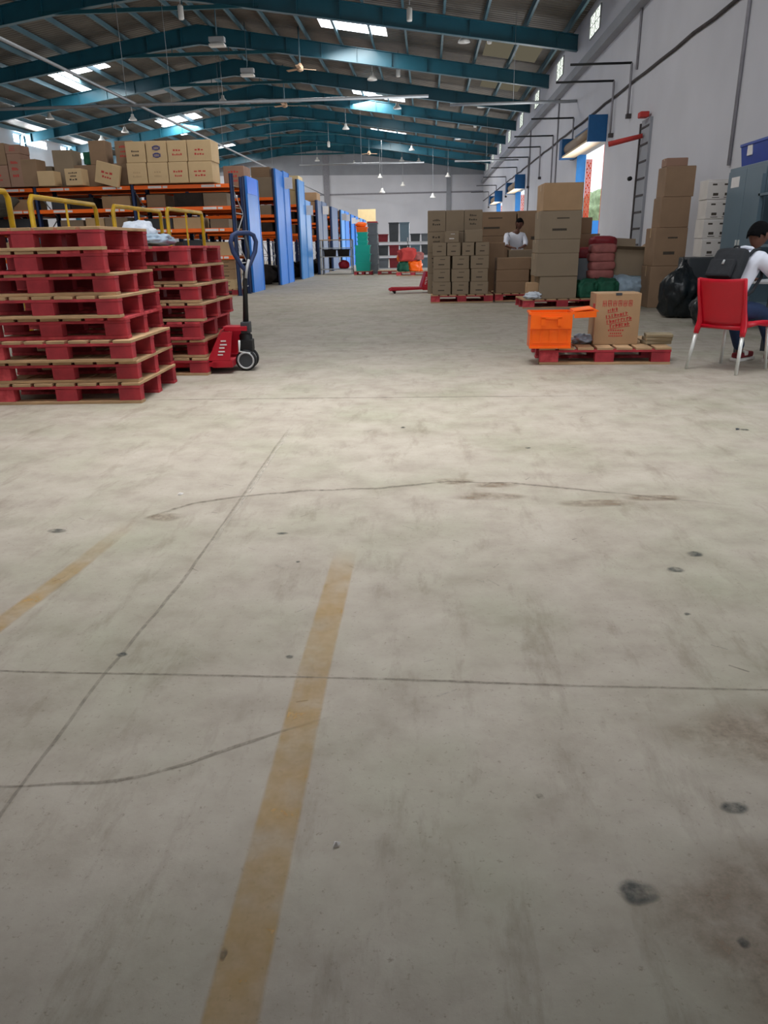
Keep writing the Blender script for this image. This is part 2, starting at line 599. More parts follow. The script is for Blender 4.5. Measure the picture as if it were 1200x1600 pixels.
for (x, y, rx, ry, s) in ((.395, 1.08, .04, .032, 1), (1.04, 2.70, .036, .03, 2), (.92, 2.55, .034, .026, 3), (.66, 1.31, .035, .02, 4), (.55, .98, .012, .012, 5), (-.35, .92, .007, .014, 6),
                          (-.92, 1.9, .02, .014, 7), (-.41, 1.9, .014, .01, 8), (.25, 1.33, .01, .01, 9), (-1.62, 2.92, .05, .03, 10), (.85, 2.2, .012, .01, 11), (-.5, 2.6, .01, .01, 12),
                          (1.63, 3.0, .06, .03, 13), (2.03, 4.73, .03, .03, 14), (-.16, 4.84, .02, .03, 15), (.6, 4.3, .02, .02, 16), (-.62, 2.9, .03, .015, 17)):
    blotch('dark_spot', x, y, rx, ry, M['oil'], s)
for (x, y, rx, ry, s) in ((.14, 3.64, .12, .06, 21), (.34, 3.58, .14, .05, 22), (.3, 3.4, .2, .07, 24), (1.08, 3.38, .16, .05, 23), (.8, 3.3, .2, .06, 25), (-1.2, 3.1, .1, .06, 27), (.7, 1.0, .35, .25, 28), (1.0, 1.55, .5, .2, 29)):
    blotch('damp_patch', x, y, rx, ry, M['damp'], s, z=.001)  # two near-right patches are shade painted on the floor, the others real marks
for i in range(70):
    x = random.uniform(-1.6, 2.0)
    y = random.uniform(1.6, 5.5)
    ln = random.uniform(.02, .07)
    a = random.choice((0.6, -.5, 2.4, .9)) + random.uniform(-.3, .3)
    strip('scuff_mark', [(x, y), (x + ln * math.cos(a), y + ln * math.sin(a))], random.uniform(.004, .009), M['scuffl'] if random.random() < .6 else M['crackm'], soft=.6, z=.0012)

# right wall with its loading doors; the first opening is unseen, added for light
DOORS = [(2.9, 6.3, 3.8), (23.4, 27.6, 3.9), (41.8, 46.0, 3.9), (54.0, 58.2, 3.9)]
wr = MB()
y = -6.0
for (a, b, h) in DOORS:
    wr.box(XW, XW + .3, y, a, 0, 8.2)
    wr.box(XW, XW + .3, a, b, h, 8.2)
    y = b
wr.box(XW, XW + .3, y, YB, 0, 8.2)
wr.build('wall_right', M['wallpaint'], kind='structure')
y = -6.0
for i, (a, b, h) in enumerate(DOORS + [(YB, YB, 0)]):
    boxobj('baseboard_right' + ('_%d' % i if i else ''), M['wallband'], XW - .012, XW + .002, y, a, 0, .83, kind='structure')
    y = b
# unseen rear wall, its high opening added for light, and an added shading screen
wf = MB()
wf.box(XL, XW + .3, -1.7, -1.5, 0, 3.7)
wf.box(XL, -12.6, -1.7, -1.5, 3.7, 8.3)
wf.box(4.6, XW + .3, -1.7, -1.5, 3.7, 8.3)
wf.build('wall_rear', M['wallpaint'], kind='structure')
MB().prism([(XL, -1.7, 8.3), (XW + .3, -1.7, 8.3), (RX, -1.7, RZ)], (0, .2, 0)).build('wall_gable', M['wallpaint'], kind='structure')
boxobj('wall_partition', M['wallpaint'], 1.55, 1.65, -1.5, 1.55, 0, 2.3, kind='structure')
# unseen slab added over the camera to shade the near floor
MB().prism([(-6, -1.5, 3.0), (XW, -1.5, 3.0), (XW, 2.5, 3.0), (2.5, 2.5, 3.0), (-.5, 1.95, 3.0), (-6, 1.75, 3.0)], (0, 0, .2)).build('ceiling_mezzanine', M['wallpaint'], kind='structure')
# back wall (gable) and left wall
g = [(XL, YB, 0), (XW + .3, YB, 0), (XW + .3, YB, roofz(XW)), (RX, YB, RZ + .1), (XL, YB, roofz(XL))]
MB().prism(g, (0, .3, 0)).build('wall_back', M['wallpaint'], kind='structure')
boxobj('wall_left', M['wallpaint'], XL - .3, XL, -6, YB, 0, 8.2, kind='structure')
# lines on the back wall
boxobj('trim_1', M['wall_line'], XL, XW, YB - .05, YB + .01, 5.55, 5.68, kind='structure')
boxobj('trim_2', M['wall_line'], -9.4, -8.9, YB - .12, YB + .01, 0, 10, kind='structure')
boxobj('trim_3', M['ledge'], 1.7, 2.1, YB - .12, YB + .01, 0, 8.2, kind='structure')
MB().prism([(XL, YB - .06, 7.5), (XW, YB - .06, 7.0), (XW, YB - .06, 7.9), (RX, YB - .06, RZ), (XL, YB - .06, 7.9)], (0, .07, 0)).build('trim_4', M['ledge'], kind='structure')
# the ledge high on the right wall
boxobj('trim_5', M['ledge'], XW - .22, XW + .01, 10, YB, 6.25, 6.5, kind='structure')
boxobj('trim_6', M['ledge'], XW - .05, XW + .01, 10, YB, 6.5, 6.7, kind='structure')

# roof sheets with skylight openings kept as panels just beneath
ce = MB()
for sg in (1, -1):
    xe = XW + .3 if sg == 1 else XL - .3
    ce.add([(RX, -6, RZ), (xe, -6, roofz(xe)), (xe, YB + .3, roofz(xe)), (RX, YB + .3, RZ), (RX, -6, RZ + .06), (xe, -6, roofz(xe) + .06), (xe, YB + .3, roofz(xe) + .06), (RX, YB + .3, RZ + .06)],
           [(0, 3, 2, 1), (4, 5, 6, 7), (0, 1, 5, 4), (1, 2, 6, 5), (2, 3, 7, 6), (3, 0, 4, 7)])
ce.build('ceiling', M['roof'], kind='structure')
SK = [(-4.2, -1.6, 32.1, 33.6, 0), (-4.2, -2.9, 46.0, 47.2, 0), (-3.4, -1.3, 46.6, 47.6, 0), (-17.6, -14.9, 37.2, 38.9, 0), (-17.7, -17.0, 38.9, 43.0, 0), (-17.4, -14.8, 51.8, 53.6, 0), (-17.6, -17.0, 53.6, 58, 0),
      (-17.3, -15.6, 65.5, 68, 0), (-4.2, -1.6, 60.5, 62, 0), (2.2, 4.3, 31.6, 34.4, 1), (2.5, 4.3, 38, 40.4, 1), (-4.2, -1.7, 3.6, 7.6, 0), (-1.2, 2.2, 3.6, 7.6, 0)]  # last two panels are unseen, added above the near floor
for i, (x0, x1, y0, y1, dim) in enumerate(SK):
    d = .015
    vs = [(x0, y0, roofz(x0) - d), (x1, y0, roofz(x1) - d), (x1, y1, roofz(x1) - d), (x0, y1, roofz(x0) - d)]
    o = MB().prism(vs, (0, 0, .012)).build('window_%d' % (i + 1), M['sky_dim'] if dim else M['sky_sheet'], kind='structure')

for (ya, yb) in ((42.0, 43.4), (44.4, 45.6), (48.2, 49.6), (50.8, 52.0), (54.4, 55.6), (57, 58), (60.2, 61.4), (63, 64)):  # reflections on the left roof slope, put in as glowing grey panels
    for k in range(3):
        xa, xb = RX - (1.9 + k * 1.37), RX - (3.1 + k * 1.37)
        vs = [(xb, ya, roofz(xb) - .015), (xa, ya, roofz(xa) - .015), (xa, yb, roofz(xa) - .015), (xb, yb, roofz(xb) - .015)]
        i += 1
        MB().prism(vs, (0, 0, .012)).build('window_%d' % (i + 1), M['sky_grey'], kind='structure')

for (ya, yb) in ((46.3, 50.2), (52.2, 56.6)):
    i += 1
    boxobj('window_%d' % (i + 1), M['sky_sheet'], XL + .001, XL + .02, ya, yb, 7.25, 7.65, kind='structure')

# portal frames
FY = [16.6, 22.7, 28.8, 35.0, 41.0, 47.0, 53.0, 59.0, 65.0, 71.0]
for fi, fy in enumerate(FY):
    fr = empty('portal_frame', (RX, fy, 0), 0,
               'teal blue steel portal frame, %s from the camera under the roof' % ORD[fi], 'roof frame', 'teal portal frames along the hall')
    for sg in (1, -1):
        mb = MB()
        xe = 14.5
        zt = lambda t: RZ - .26 - SL * t
        dep = lambda t: .62 - .14 * (t / xe) if t > 2 else .62 + .1 * (2 - t) / 2

        def seg(za, zb, hw):
            t_ = [0, 2, xe]
            for a, b in zip(t_[:-1], t_[1:]):
                mb.add([(sg * a, -hw, za(a)), (sg * b, -hw, za(b)), (sg * b, -hw, zb(b)), (sg * a, -hw, zb(a)),
                        (sg * a, hw, za(a)), (sg * b, hw, za(b)), (sg * b, hw, zb(b)), (sg * a, hw, zb(a))],
                       [(0, 1, 2, 3), (7, 6, 5, 4), (0, 4, 5, 1), (1, 5, 6, 2), (2, 6, 7, 3), (3, 7, 4, 0)])
        seg(lambda t: zt(t) - dep(t), zt, .008)
        seg(lambda t: zt(t) - .02, zt, .11)
        seg(lambda t: zt(t) - dep(t), lambda t: zt(t) - dep(t) + .02, .11)
        for k in range(10):   # stiffeners
            t = .75 + k * 1.45
            mb.box(sg * t - .01, sg * t + .01, -.1, .1, zt(t) - dep(t) + .02, zt(t) - .02)
        mb.build('rafter', M['rafter'], fr)
        if sg == -1:
            boxobj('column', M['rafter'], -xe + .02, -xe + .3, -.12, .12, 0, zt(xe) - .02, fr)
    MB().box(-3.8, 3.8, -.05, .05, 8.78, 8.90).build('collar_tie', M['tie'], fr)
    for sx in (-1, 1):
        MB().tube([(sx * 1.2, 0, 8.9), (sx * 1.2, 0, 9.2)], .02, 6).build('hanger', M['tie'], fr)
# purlins
for side, sg in (('right', 1), ('left', -1)):
    for k in range(11):
        t = .45 + k * 1.37
        if t > 14.3:
            continue
        x = RX + sg * t
        z = roofz(x) - .02
        mb = MB()
        mb.box(x - .006, x + .006, 14, YB, z - .2, z)
        mb.box(x - .04, x + .04, 14, YB, z - .208, z - .2)
        mb.box(x - .05, x + .006, 14, YB, z - .008, z)
        mb.build('roof_purlin', M['purlin'], label='long grey-blue roof purlin, %s one down the %s slope from the ridge' % (ORD[k], side),
                 cat='purlin', group='purlins under the roof sheets')

# vents high on the right wall
for i, y in enumerate((19.7, 25.9, 32.1, 38.3, 44.2, 50.3, 56.3, 62.3, 68)):
    e = empty('wall_vent', (XW, y, 7.0), 0, 'white lit patterned block vent high on the right wall, %s from the camera' % ORD[i], 'vent', 'block vents under the right eave')
    boxobj('pane', M['vent'], -.02, .0, -.7, .7, 0, .62, e)
    fr = MB()
    for a in (-.7, 0, .7):
        fr.box(-.04, .0, a - .015, a + .015, 0, .62)
    for a in (0, .3, .6):
        fr.box(-.04, .0, -.7, .7, a - .01, a + .01)
    for a in (-.35, .35):
        for q in (.15, .45):
            ring = [(-.035, a + .18 * math.cos(t * math.pi / 5), q + .1 * math.sin(t * math.pi / 5)) for t in range(11)]
            fr.tube(ring, .01, 5, False)
    fr.build('grille', M['lgrey'], e)

# shutters, jambs, gates at the doors
for i, (a, b, h) in enumerate(DOORS[1:]):
    nm = ('nearest', 'middle', 'farthest')[i]
    for nmj, yy in (('door_%d' % (i * 2 + 1), b - .06), ):
        MB().box(XW - .0, XW + .3, yy, yy + .06, 0, h).build(nmj, M['jamb'], kind='structure')
    sh = empty('roller_shutter', (XW, a, h), 0, 'rolled-up shutter with blue end box over the %s loading door' % nm, 'shutter', 'roller shutters over the loading doors')
    boxobj('end_box', M['doorblue'], -.52, 0, -.12, -.02, -.1, .58, sh, bev=.01)
    boxobj('end_box', M['doorblue'], -.52, 0, b - a + .02, b - a + .5, -.1, .5, sh, bev=.01)
    MB().lathe([(.19, 0), (.19, b - a)], (-.26, 0, .18), 20, 'Y').build('roll', M['shutter'], sh)
    MB().box(-.5, -.06, 0, b - a, -.08, -.03).build('bottom_rail', M['shutter2'], sh)
    MB().box(-.1, -.01, 0, b - a, .02, .56).build('back_plate', M['doorblue'], sh)
    gt = empty('folding_gate', (XW + .31, b - .1, 0), 0, 'orange-red folding lattice gate outside the %s loading door' % nm, 'gate', 'folding gates outside the loading doors')
    pm = MB()
    for k in range(4):
        pm.box(k * .05, k * .05 + .03, -.03, .03, 0, 3.75)
    pm.build('bars', M['gate'], gt)
    lm = MB()
    for k in range(12):
        lm.tube([(0, -.035, .1 + k * .3), (.18, -.035, .4 + k * .3)], .01, 5)
        lm.tube([(.18, -.035, .1 + k * .3), (0, -.035, .4 + k * .3)], .01, 5)
    lm.build('lattice', M['gate'], gt)
# outside: yard, low wall, shrubs
yard = mat('yard_concrete', (196, 192, 180), .9, var=.1, scale=.5)
boxobj('ground_outside', yard, XW + .3, 60, -10, 120, -.35, -.02, kind='structure')
hedge = mat('pale_hedge_leaves', (176, 196, 150), .8, var=.3, scale=3, bump=.5)
hb = MB()
blob('hedge', hedge, (6, 24, 5.6), seed=4, amp=.2, freq=4, sub=5, loc=(15.5, 66, 0), label='pale green hedge seen through the nearest loading door', cat='hedge')
boxobj('blue_tarpaulin', M['jamb'], 9.3, 12.6, 46, 46.1, -.02, 2.3, label='bright blue sheet standing low outside the nearest loading door', cat='tarpaulin')
lt = empty('lattice_mast', (9.0, 42.0, 0), 0, 'thin red steel lattice frame outside the nearest loading door', 'lattice frame')
lm = MB()
for k in range(9):
    lm.tube([(0, 0, .6 + k * 1.0), (3.2, 2.0, .6 + k * 1.0)], .035, 5)
lm.build('rungs', M['gate'], lt)
lm = MB()
for k in range(0, 8, 2):
    lm.tube([(0, 0, .6 + k), (3.2, 2.0, 1.6 + k)], .028, 5)
    lm.tube([(0, 0, 2.6 + k), (3.2, 2.0, 1.6 + k)], .028, 5)
lm.build('braces', M['gate'], lt)
lm = MB()
for (a, b) in ((0, 0), (3.2, 2.0)):
    lm.tube([(a, b, 0), (a, b, 9.5)], .05, 6)
lm.build('posts', M['gate'], lt)

# things fixed to the right wall
pts = []
for i in range(60):
    yy = 10 + i * 1.05
    pts.append((XW - .03, yy, 4.78 + .05 * noise.noise(Vector((yy * .7, 0, 0)))))
MB().tube(pts, .035, 6).build('wall_cable', M['cable'], label='long dark cable bundle sagging along the right wall', cat='cable')
for i, (yy, z0, z1) in enumerate(((13.7, 2.3, 7.2), (20.4, 5.0, 6.3), (31.8, 0, 6.3), (40.0, 0, 6.3))):
    MB().tube([(XW - .03, yy, z0), (XW - .03, yy, z1)], .03, 8).build('wall_conduit', M['wall_line'],
        label=('grey vertical conduit down the right wall above the blue-grey cabinet', 'short grey vertical conduit under the ledge before the nearest shutter',
               'grey vertical conduit down the right wall beyond the nearest shutter', 'grey vertical conduit on the right wall just before the middle door')[i], cat='conduit', group='conduits on the right wall')
for i, (yy, zt_, ln, zb) in enumerate(((20.7, 5.2, 1.55, 4.1), (22.5, 5.15, 1.6, 3.9), (28.2, 5.1, 1.5, 3.9), (32.5, 5.1, 1.6, 3.2), (36, 5.1, 1.5, 3.9), (40, 5.1, 1.5, 3.8), (45, 5.1, 1.5, 4), (51, 5.1, 1.5, 4), (58, 5.1, 1.5, 4), (65, 5.1, 1.5, 4))):
    e = empty('wall_bracket', (XW, yy, 0), 0, 'thin black arm on the right wall, %s from the camera, reaching into the hall' % ORD[i], 'bracket', 'black arms along the right wall')
    MB().tube([(-.08, 0, zb), (-.08, 0, zt_)], .03, 6).build('post', M['wall_line'], e)
    MB().tube([(-.08, 0, zt_), (-ln, 0, zt_)], .028, 6).build('arm', M['black'], e)
    boxobj('foot_plate', M['cable'], -.12, 0, -.06, .06, zb - .1, zb, e)
# tall grey hoist panel with red lever
e = empty('hoist_panel', (XW, 19.0, 0), 0, 'tall narrow grey slatted panel with a red lever on the right wall', 'wall panel')
boxobj('panel', M['ledge'], -.06, 0, -.35, .35, 1.0, 3.75, e)
mb = MB()
for k in range(8):
    mb.box(-.075, -.055, -.3, .36, 1.05 + k * .36, 1.09 + k * .36)
mb.build('slat_joints', M['cable'], e)
MB().box(-.09, -.0, .36, .42, 1.0, 3.7).build('side_rail', M['cable'], e)
MB().tube([(-.08, .1, 3.42), (-.8, .3, 3.28)], [.05, .06], 8).build('lever', M['ink_red'], e)
MB().box(-.25, -.05, -.2, .05, 3.76, 3.88).build('red_head', M['ink_red'], e, bevel=.02)
MB().lathe([(.05, 0), (.05, .1)], (-.2, .42, 2.55), 12, 'Y').build('pulley', M['black'], e)

# ================================================================ lamps, trunking, fans
def hang_lamp(x, y, z, kind, label):
    top = roofz(x) - .004
    if kind == 'bell':
        e = empty('high_bay_lamp', (x, y, z), 0, label, 'ceiling lamp', 'high-bay lamps hanging from the roof')
        MB().tube([(0, 0, .3), (0, 0, top - z)], .012, 5).build('rod', M['galv'], e)
        MB().lathe([(.22, 0), (.2, .06), (.09, .18), (.07, .3), (.02, .32)], n=16).build('shade', M['lampw'], e)
    elif kind == 'flat':
        e = empty('ceiling_light', (x, y, z), 0, label, 'ceiling lamp', 'box lamps hanging from the roof')
        MB().tube([(0, 0, .2), (0, 0, top - z)], .02, 6).build('rod', M['purlin'], e)
        MB().box(-.28, .28, -.16, .16, 0, .08, bev=.02).build('diffuser', M['lampw'], e)
        MB().box(-.28, .28, -.13, .13, .14, .3, bev=.02).build('housing', M['lgrey'], e)
    elif kind == 'tube':
        e = empty('pendant_lamp', (x, y, z), 0, label, 'ceiling lamp', 'small pendant lamps')
        MB().tube([(0, 0, .38), (0, 0, top - z)], .014, 5).build('rod', M['galv'], e)
        MB().lathe([(.08, 0), (.09, .04), (.09, .34), (.05, .4)], n=12).build('shade', M['lampw'], e)
    else:
        e = empty('ceiling_fan', (x, y, z), 0, label, 'ceiling fan', 'ceiling fans')
        MB().tube([(0, 0, .2), (0, 0, top - z)], .03, 6).build('rod', M['purlin'], e)
        MB().lathe([(.06, -.1), (.14, -.06), (.14, .06), (.05, .2)], n=14).build('motor', M['lampb'], e)
        for k in range(3):
            a = k * 2.094 + .5
            MB().box(.12, .68, -.07, .07, -.01, .01, Matrix.Rotation(a, 4, 'Z') @ Matrix.Rotation(.2, 4, 'X')).build('blade', M['lampb'], e)


LP = [(-7.67, 26.4, 'tube', 'small white pendant lamp hanging in front of the roof apex, nearest of all'), (-7.45, 29.8, 'flat', 'large white box lamp hanging by a rod under the nearest apex'),
      (-7.5, 34.7, 'flat', 'smaller white box lamp under the second apex'), (-5.2, 34.1, 'fan', 'beige ceiling fan nearest the camera, right of the apex'),
      (-7.3, 42.1, 'fan', 'beige ceiling fan on a long rod, left of the hall middle'), (-10.0, 40.2, 'bell', 'white bell lamp just behind the long crosswise pipe on the left'),
      (-.59, 27.5, 'tube', 'white pendant lamp beside the bright skylight at the top'), (-1.26, 35.7, 'tube', 'white pendant lamp below the nearest skylight'),
      (-2.4, 36.2, 'bell', 'white bell lamp left of the lamp below the nearest skylight'), (2.04, 56.2, 'bell', 'bright white bell lamp on a long rod to the right of the hall middle'),
      (-1.6, 43.5, 'bell', 'white bell lamp near the end of the long crosswise pipe'), (-5.0, 50.1, 'bell', 'tiny bell lamp at the middle of the roof beside the fifth frame'),
      (-7.1, 58.4, 'tube', 'white pendant lamp hanging at the hall centre far back'), (-4.6, 63.8, 'fan', 'beige ceiling fan farthest back, in front of the end wall'),
      (-9.2, 67.3, 'bell', 'white bell lamp low against the end wall on the left'), (1.28, 30.4, 'bell', 'white bell lamp high near the top right rafter'),
      (2.2, 30.7, 'tube', 'thin pendant lamp next to the bell lamp near the top right rafter'), (2.8, 43.8, 'bell', 'white bell lamp under the right pipe by the wall'),
      (-20.3, 43.4, 'bell', 'white bell lamp far left above the cartons'), (-16.2, 44.6, 'bell', 'white bell lamp between the two left skylights'),
      (-18.3, 48.8, 'bell', 'wide white bell lamp above the tall cartons on the rack'), (-21.1, 52.0, 'bell', 'small white bell lamp far left near the left wall'),
      (2.9, 50.8, 'tube', 'small pendant lamp near the third wall vent'), (-1.2, 61.6, 'bell', 'white bell lamp before the far right skylight glow'),
      (-2.2, 69, 'bell', 'white bell lamp nearest the end wall, left of two'), (-.77, 70, 'bell', 'white bell lamp nearest the end wall, right of two'), (-6.4, 70.5, 'bell', 'white bell lamp in front of the end wall centre')]
for (x, y, k, lb) in LP:
    hang_lamp(x, y, 7.9 if k != 'fan' else 8.0, k, lb)
for i, (x, y, z) in enumerate(((-3.9, 66, 6.4), (-3.4, 60, 4.9), (.4, 62, 4.6), (1.6, 64, 6.2), (-2.1, 68, 5.9))):
    hang_lamp(x, y, z, 'bell', ('low white bell lamp above the far racks on the left', 'low white bell lamp above the middle aisle far back', 'low white bell lamp over the carton stacks far back',
                                'low white bell lamp right of the aisle before the end wall', 'low white bell lamp just left of the aisle end')[i])

TR = [('galvanised pipe running lengthwise over the racks towards the end wall', [(-9.4, 14, 5.6), (-9.4, 71.8, 5.6)], .045),
      ('long galvanised pipe crossing the hall above the racks and aisle', [(-16.4, 26.2, 5.55), (.02, 26.2, 5.55)], .05),
      ('shorter galvanised pipe joining the right wall under the roof', [(.75, 28.2, 5.6), (4.99, 28.2, 5.6)], .05),
      ('thin galvanised pipe crossing far back before the end wall', [(-7.2, 45.2, 5.5), (-.2, 45.2, 5.5)], .045),
      ('thin galvanised pipe far back joining the right wall', [(1.5, 45.2, 5.5), (4.99, 45.2, 5.5)], .045)]
for lb, p, rd in TR:
    e = empty('overhead_pipe', (0, 0, 0), 0, lb, 'pipe', 'galvanised pipes hung under the roof')
    MB().tube(p, rd, 8).build('pipe', M['galv'], e)
    a, b = Vector(p[0]), Vector(p[1])
    n = max(2, int((b - a).length / 11))
    for k in range(1, n):
        q = a.lerp(b, k / n)
        MB().tube([q, (q.x, q.y, roofz(q.x) - .004)], .006, 5).build('hanger', M['galv'], e)


# ================================================================ PALLETS
def make_pallet(name='wooden_pallet', W=1.2, D=1.0, H=.165, redder=False):
    """origin at the front-left bottom corner"""
    e = empty(name)
    bt, bs, bb = .022, .022, .024
    nb = 7
    bw = (W - .03 * (nb - 1)) / nb
    for k in range(nb):
        x0 = k * (bw + .03)
        boxobj('deck_board', M['redwear'] if (redder and k in (0, 5, 6)) else M['wood'], x0, x0 + bw, 0, D, H - bt, H, e, bev=.003)
    for yy in (0, D / 2 - .05, D - .1):
        boxobj('stringer_board', M['red'], 0, W, yy, yy + .1, H - bt - bs, H - bt - .0005, e, bev=.003)
        boxobj('bottom_board', M['redwear'] if (yy or redder) else M['wood'], 0, W, yy, yy + .1, 0, bb, e, bev=.003)
        for xx in (0, W / 2 - .09, W - .18):
            boxobj('block', M['red'] if (xx + yy) > .3 else M['redwear'], xx + .003, xx + .177, yy + .003, yy + .097, bb + .0005, H - bt - bs - .0005, e, bev=.004)
    return e


protos = [make_pallet(), make_pallet(redder=True)]
used = [False, False]


def pallet(x, y, z, rz, label, group=None, sx=1, sy=1, v=0):
    p = protos[v] if not used[v] else copy_tree(protos[v])
    used[v] = True
    p.location = (x, y, z)
    p.rotation_euler = (0, 0, rz)
    p.scale = (sx, sy, 1)
    p['label'] = label
    p['category'] = 'pallet'
    if 'group' in p.keys():
        del p['group']
    if group:
        p['group'] = group
    return p


PH = .166
# near left stack: right front corner (-2.28,5.68)
offs = [0, -.01, -.02, -.07, -.09, -.11, -.16, -.15]
offy = [0, .02, 0, .05, .03, .04, .02, .03]
rots = [0, .01, -.01, .02, -.015, .02, .005, -.03]
rank = ['bottom', 'second from bottom', 'third from bottom', 'fourth from bottom', 'fifth from bottom', 'sixth from bottom', 'seventh from bottom', 'top']
for k in range(8):
    pallet(-2.28 - 1.2 + offs[k], 5.68 + offy[k], k * PH + .0, rots[k] + .035, 'red and wood pallet, %s of the tall near stack' % (rank[k] if k < 7 else 'topmost'), 'pallets of the near left stack', v=(0, 0, 0, 1, 0, 0, 1, 0)[k])
rank2 = ['bottom', 'second from bottom', 'third from bottom', 'fourth from bottom', 'fifth from bottom', 'sixth from bottom', 'topmost']
offs = [0, -.01, -.03, .01, -.02, -.06, -.08]
for k in range(7):
    pallet(-2.12 - 1.2 + offs[k], 7.04 + random.uniform(0, .05), k * .17, random.uniform(-.03, .03), 'red and wood pallet, %s of the stack beside the pallet truck' % rank2[k], 'pallets of the second left stack', 1, 1.16, v=(0, 0, 1, 0, 0, 0, 1)[k])
for i, (x, y, rz) in enumerate(((-3.2, 5.95, .1), (-2.95, 6.35, -.2))):
    pass
pallet(1.12, 7.53, 0, -.05, 'single red pallet carrying the orange crate and the printed carton', sx=1.06)
pallet(.07, 16.05, 0, 0.0, 'red pallet under the small strapped cartons in mid hall', sx=1.08)
pallet(1.42, 16.25, 0, 0.0, 'red pallet under the low wide cartons right of the small-carton stack', sx=1.0)
pallet(1.78, 14.35, 0, .03, 'red pallet under the tall narrow carton column', sx=1.22)
pallet(3.3, 14.75, 0, .0, 'dark red pallet under the open carton and pink packs', sx=1.1)
pallet(-6.15, 19.7, 0, 0, 'red pallet with light cartons under the end of the front rack', sx=1.05)
pallet(-3.1, 32.6, 0, 0, 'far red pallet under the teal crates', sx=.62)
pallet(-2.1, 32.7, 0, .05, 'empty far pallet right of the teal crates', sx=.85)
pallet(-1.25, 31.0, 0, 0, 'far red pallet under the orange and green sacks', sx=1.1)


# ================================================================ CARTONS
def marks(e, w_, h_, y, m_, seed, face='front', style=0):
    """printed blocks of lettering-like strokes, too blurred in the photo to read"""
    rnd = random.Random(seed)
    mb = MB()
    t = .0015
    if style == 0:
        for row in range(rnd.choice((2, 3))):
            zz = h_ * (.3 + .2 * row)
            n = rnd.randint(3, 5)
            tot = w_ * rnd.uniform(.35, .55)
            for k in range(n):
                xx = -tot / 2 + k * tot / n
                mb.box(xx, xx + tot / n * .7, y - t, y, zz, zz + h_ * rnd.uniform(.05, .1))
    elif style == 1:   # two emblems
        for row in (0.28, .62):
            ring = [(w_ * .17 * math.cos(a * .6283), y - t, h_ * (row + .05) + h_ * .1 * math.sin(a * .6283)) for a in range(11)]
            mb.tube(ring, .01, 4, False)
            for k in range(3):
                mb.box(-w_ * .2, w_ * .2, y - t, y, h_ * (row - .03 + k * .06), h_ * (row - .005 + k * .06))
    else:
        mb.box(-w_ * .2, w_ * .15, y - t, y, h_ * .3, h_ * .38)
        mb.box(-w_ * .1, w_ * .2, y - t, y, h_ * .72, h_ * .76)
    return mb.build('printed_marks', m_, e)


def carton(x, y, z, w_, d_, h_, label, m_='carton', rz=0.0, group=None, print_=None, style=0, tape=True, name='cardboard_box', tilt=None):
    """(x, y) is the middle of the front bottom edge"""
    e = empty(name, (x, y, z), rz, label, 'box', group)
    if tilt:
        e.rotation_euler = (tilt[0], tilt[1], rz)
    mb = MB()
    mb.box(-w_ / 2, w_ / 2, 0, d_, 0, h_ - .004, bev=min(.012, h_ * .05))
    mb.build('carton_body', M[m_], e)
    fl = MB()
    fl.box(-w_ / 2 + .008, w_ / 2 - .008, .008, d_ / 2 - .003, h_ - .006, h_ + .0)
    fl.box(-w_ / 2 + .008, w_ / 2 - .008, d_ / 2 + .003, d_ - .008, h_ - .006, h_ + .0)
    fl.build('top_flaps', M[m_], e)
    if tape:
        tp = MB()
        tp.box(-w_ / 2 - .001, w_ / 2 + .001, d_ / 2 - .025, d_ / 2 + .025, h_ - .001, h_ + .0015)
        tp.box(-w_ / 2 - .0015, -w_ / 2 + .001, d_ / 2 - .025, d_ / 2 + .025, h_ * .75, h_)
        tp.build('tape', M['tape'], e)
    if print_:
        marks(e, w_, h_, -.0005, M[print_], hash(label) % 1000 if False else int(abs(x * 31 + y * 17 + z * 53) * 10) % 997, style=style)
    return e


LR = ['leftmost', 'second from left', 'third from left', 'fourth from left', 'fifth from left', 'sixth from left', 'seventh from left', 'eighth from left']
# -- rack top, light printed cartons
xs = [-7.12, -6.60, -6.09, -5.54]
ws = [.50, .52, .49, .60]
TOPZ = 2.70
for rr in range(2):
    for k in range(4):
        carton(xs[k] + .02 * rr, 19.45, TOPZ + rr * .47, ws[k] - .015, .7, .468 if rr == 0 else .47,
               'light carton, %s print, %s in the %s row atop the front rack' % (('faint', 'dark blue', 'red', 'red')[k] if rr else ('faint', 'pale', 'red', 'red')[k], LR[k], ('lower', 'upper')[rr]),
               'carton_light' if k != 1 else 'carton_light', group='light cartons on top of the front rack',
               print_=('ink_dark', 'ink_blue', 'ink_red', 'ink_red')[k] if rr else ('tape', 'tape', 'ink_red', 'ink_red')[k], style=1 if (k == 1 and rr) else 0)
# pair behind to the left, higher
carton(-7.55, 19.9, TOPZ + .5, .45, .5, .52, 'dark brown carton standing highest just left of the neat light block on the front rack', 'carton_dark', print_='ink_red')
carton(-7.75, 19.8, TOPZ, .6, .6, .5, 'dark brown carton underneath the highest one on the front rack', 'carton_dark')
carton(-7.95, 19.5, TOPZ + .0, .62, .1, .5, 'pale tilted carton panel with a red square print on the front rack', 'carton_light', print_='ink_red', rz=-.1, tilt=(0, .25), tape=False)
carton(-8.25, 19.95, TOPZ + .5, .42, .45, .55, 'dull brown carton beside the green box on top of the front rack', 'carton_dark')
boxobj('green_box', M['green'], -8.65, -8.4, 20.0, 20.3, TOPZ + .52, TOPZ + .8, label='small dark green box between cartons on top of the front rack', cat='box')
carton(-8.55, 19.95, TOPZ, .9, .5, .5, 'brown carton carrying the small green box on the front rack', 'carton_dark')
carton(-8.72, 19.42, TOPZ, .42, .4, .38, 'small pale carton with printed text at the shelf edge of the front rack', 'carton_light', print_='ink_dark')
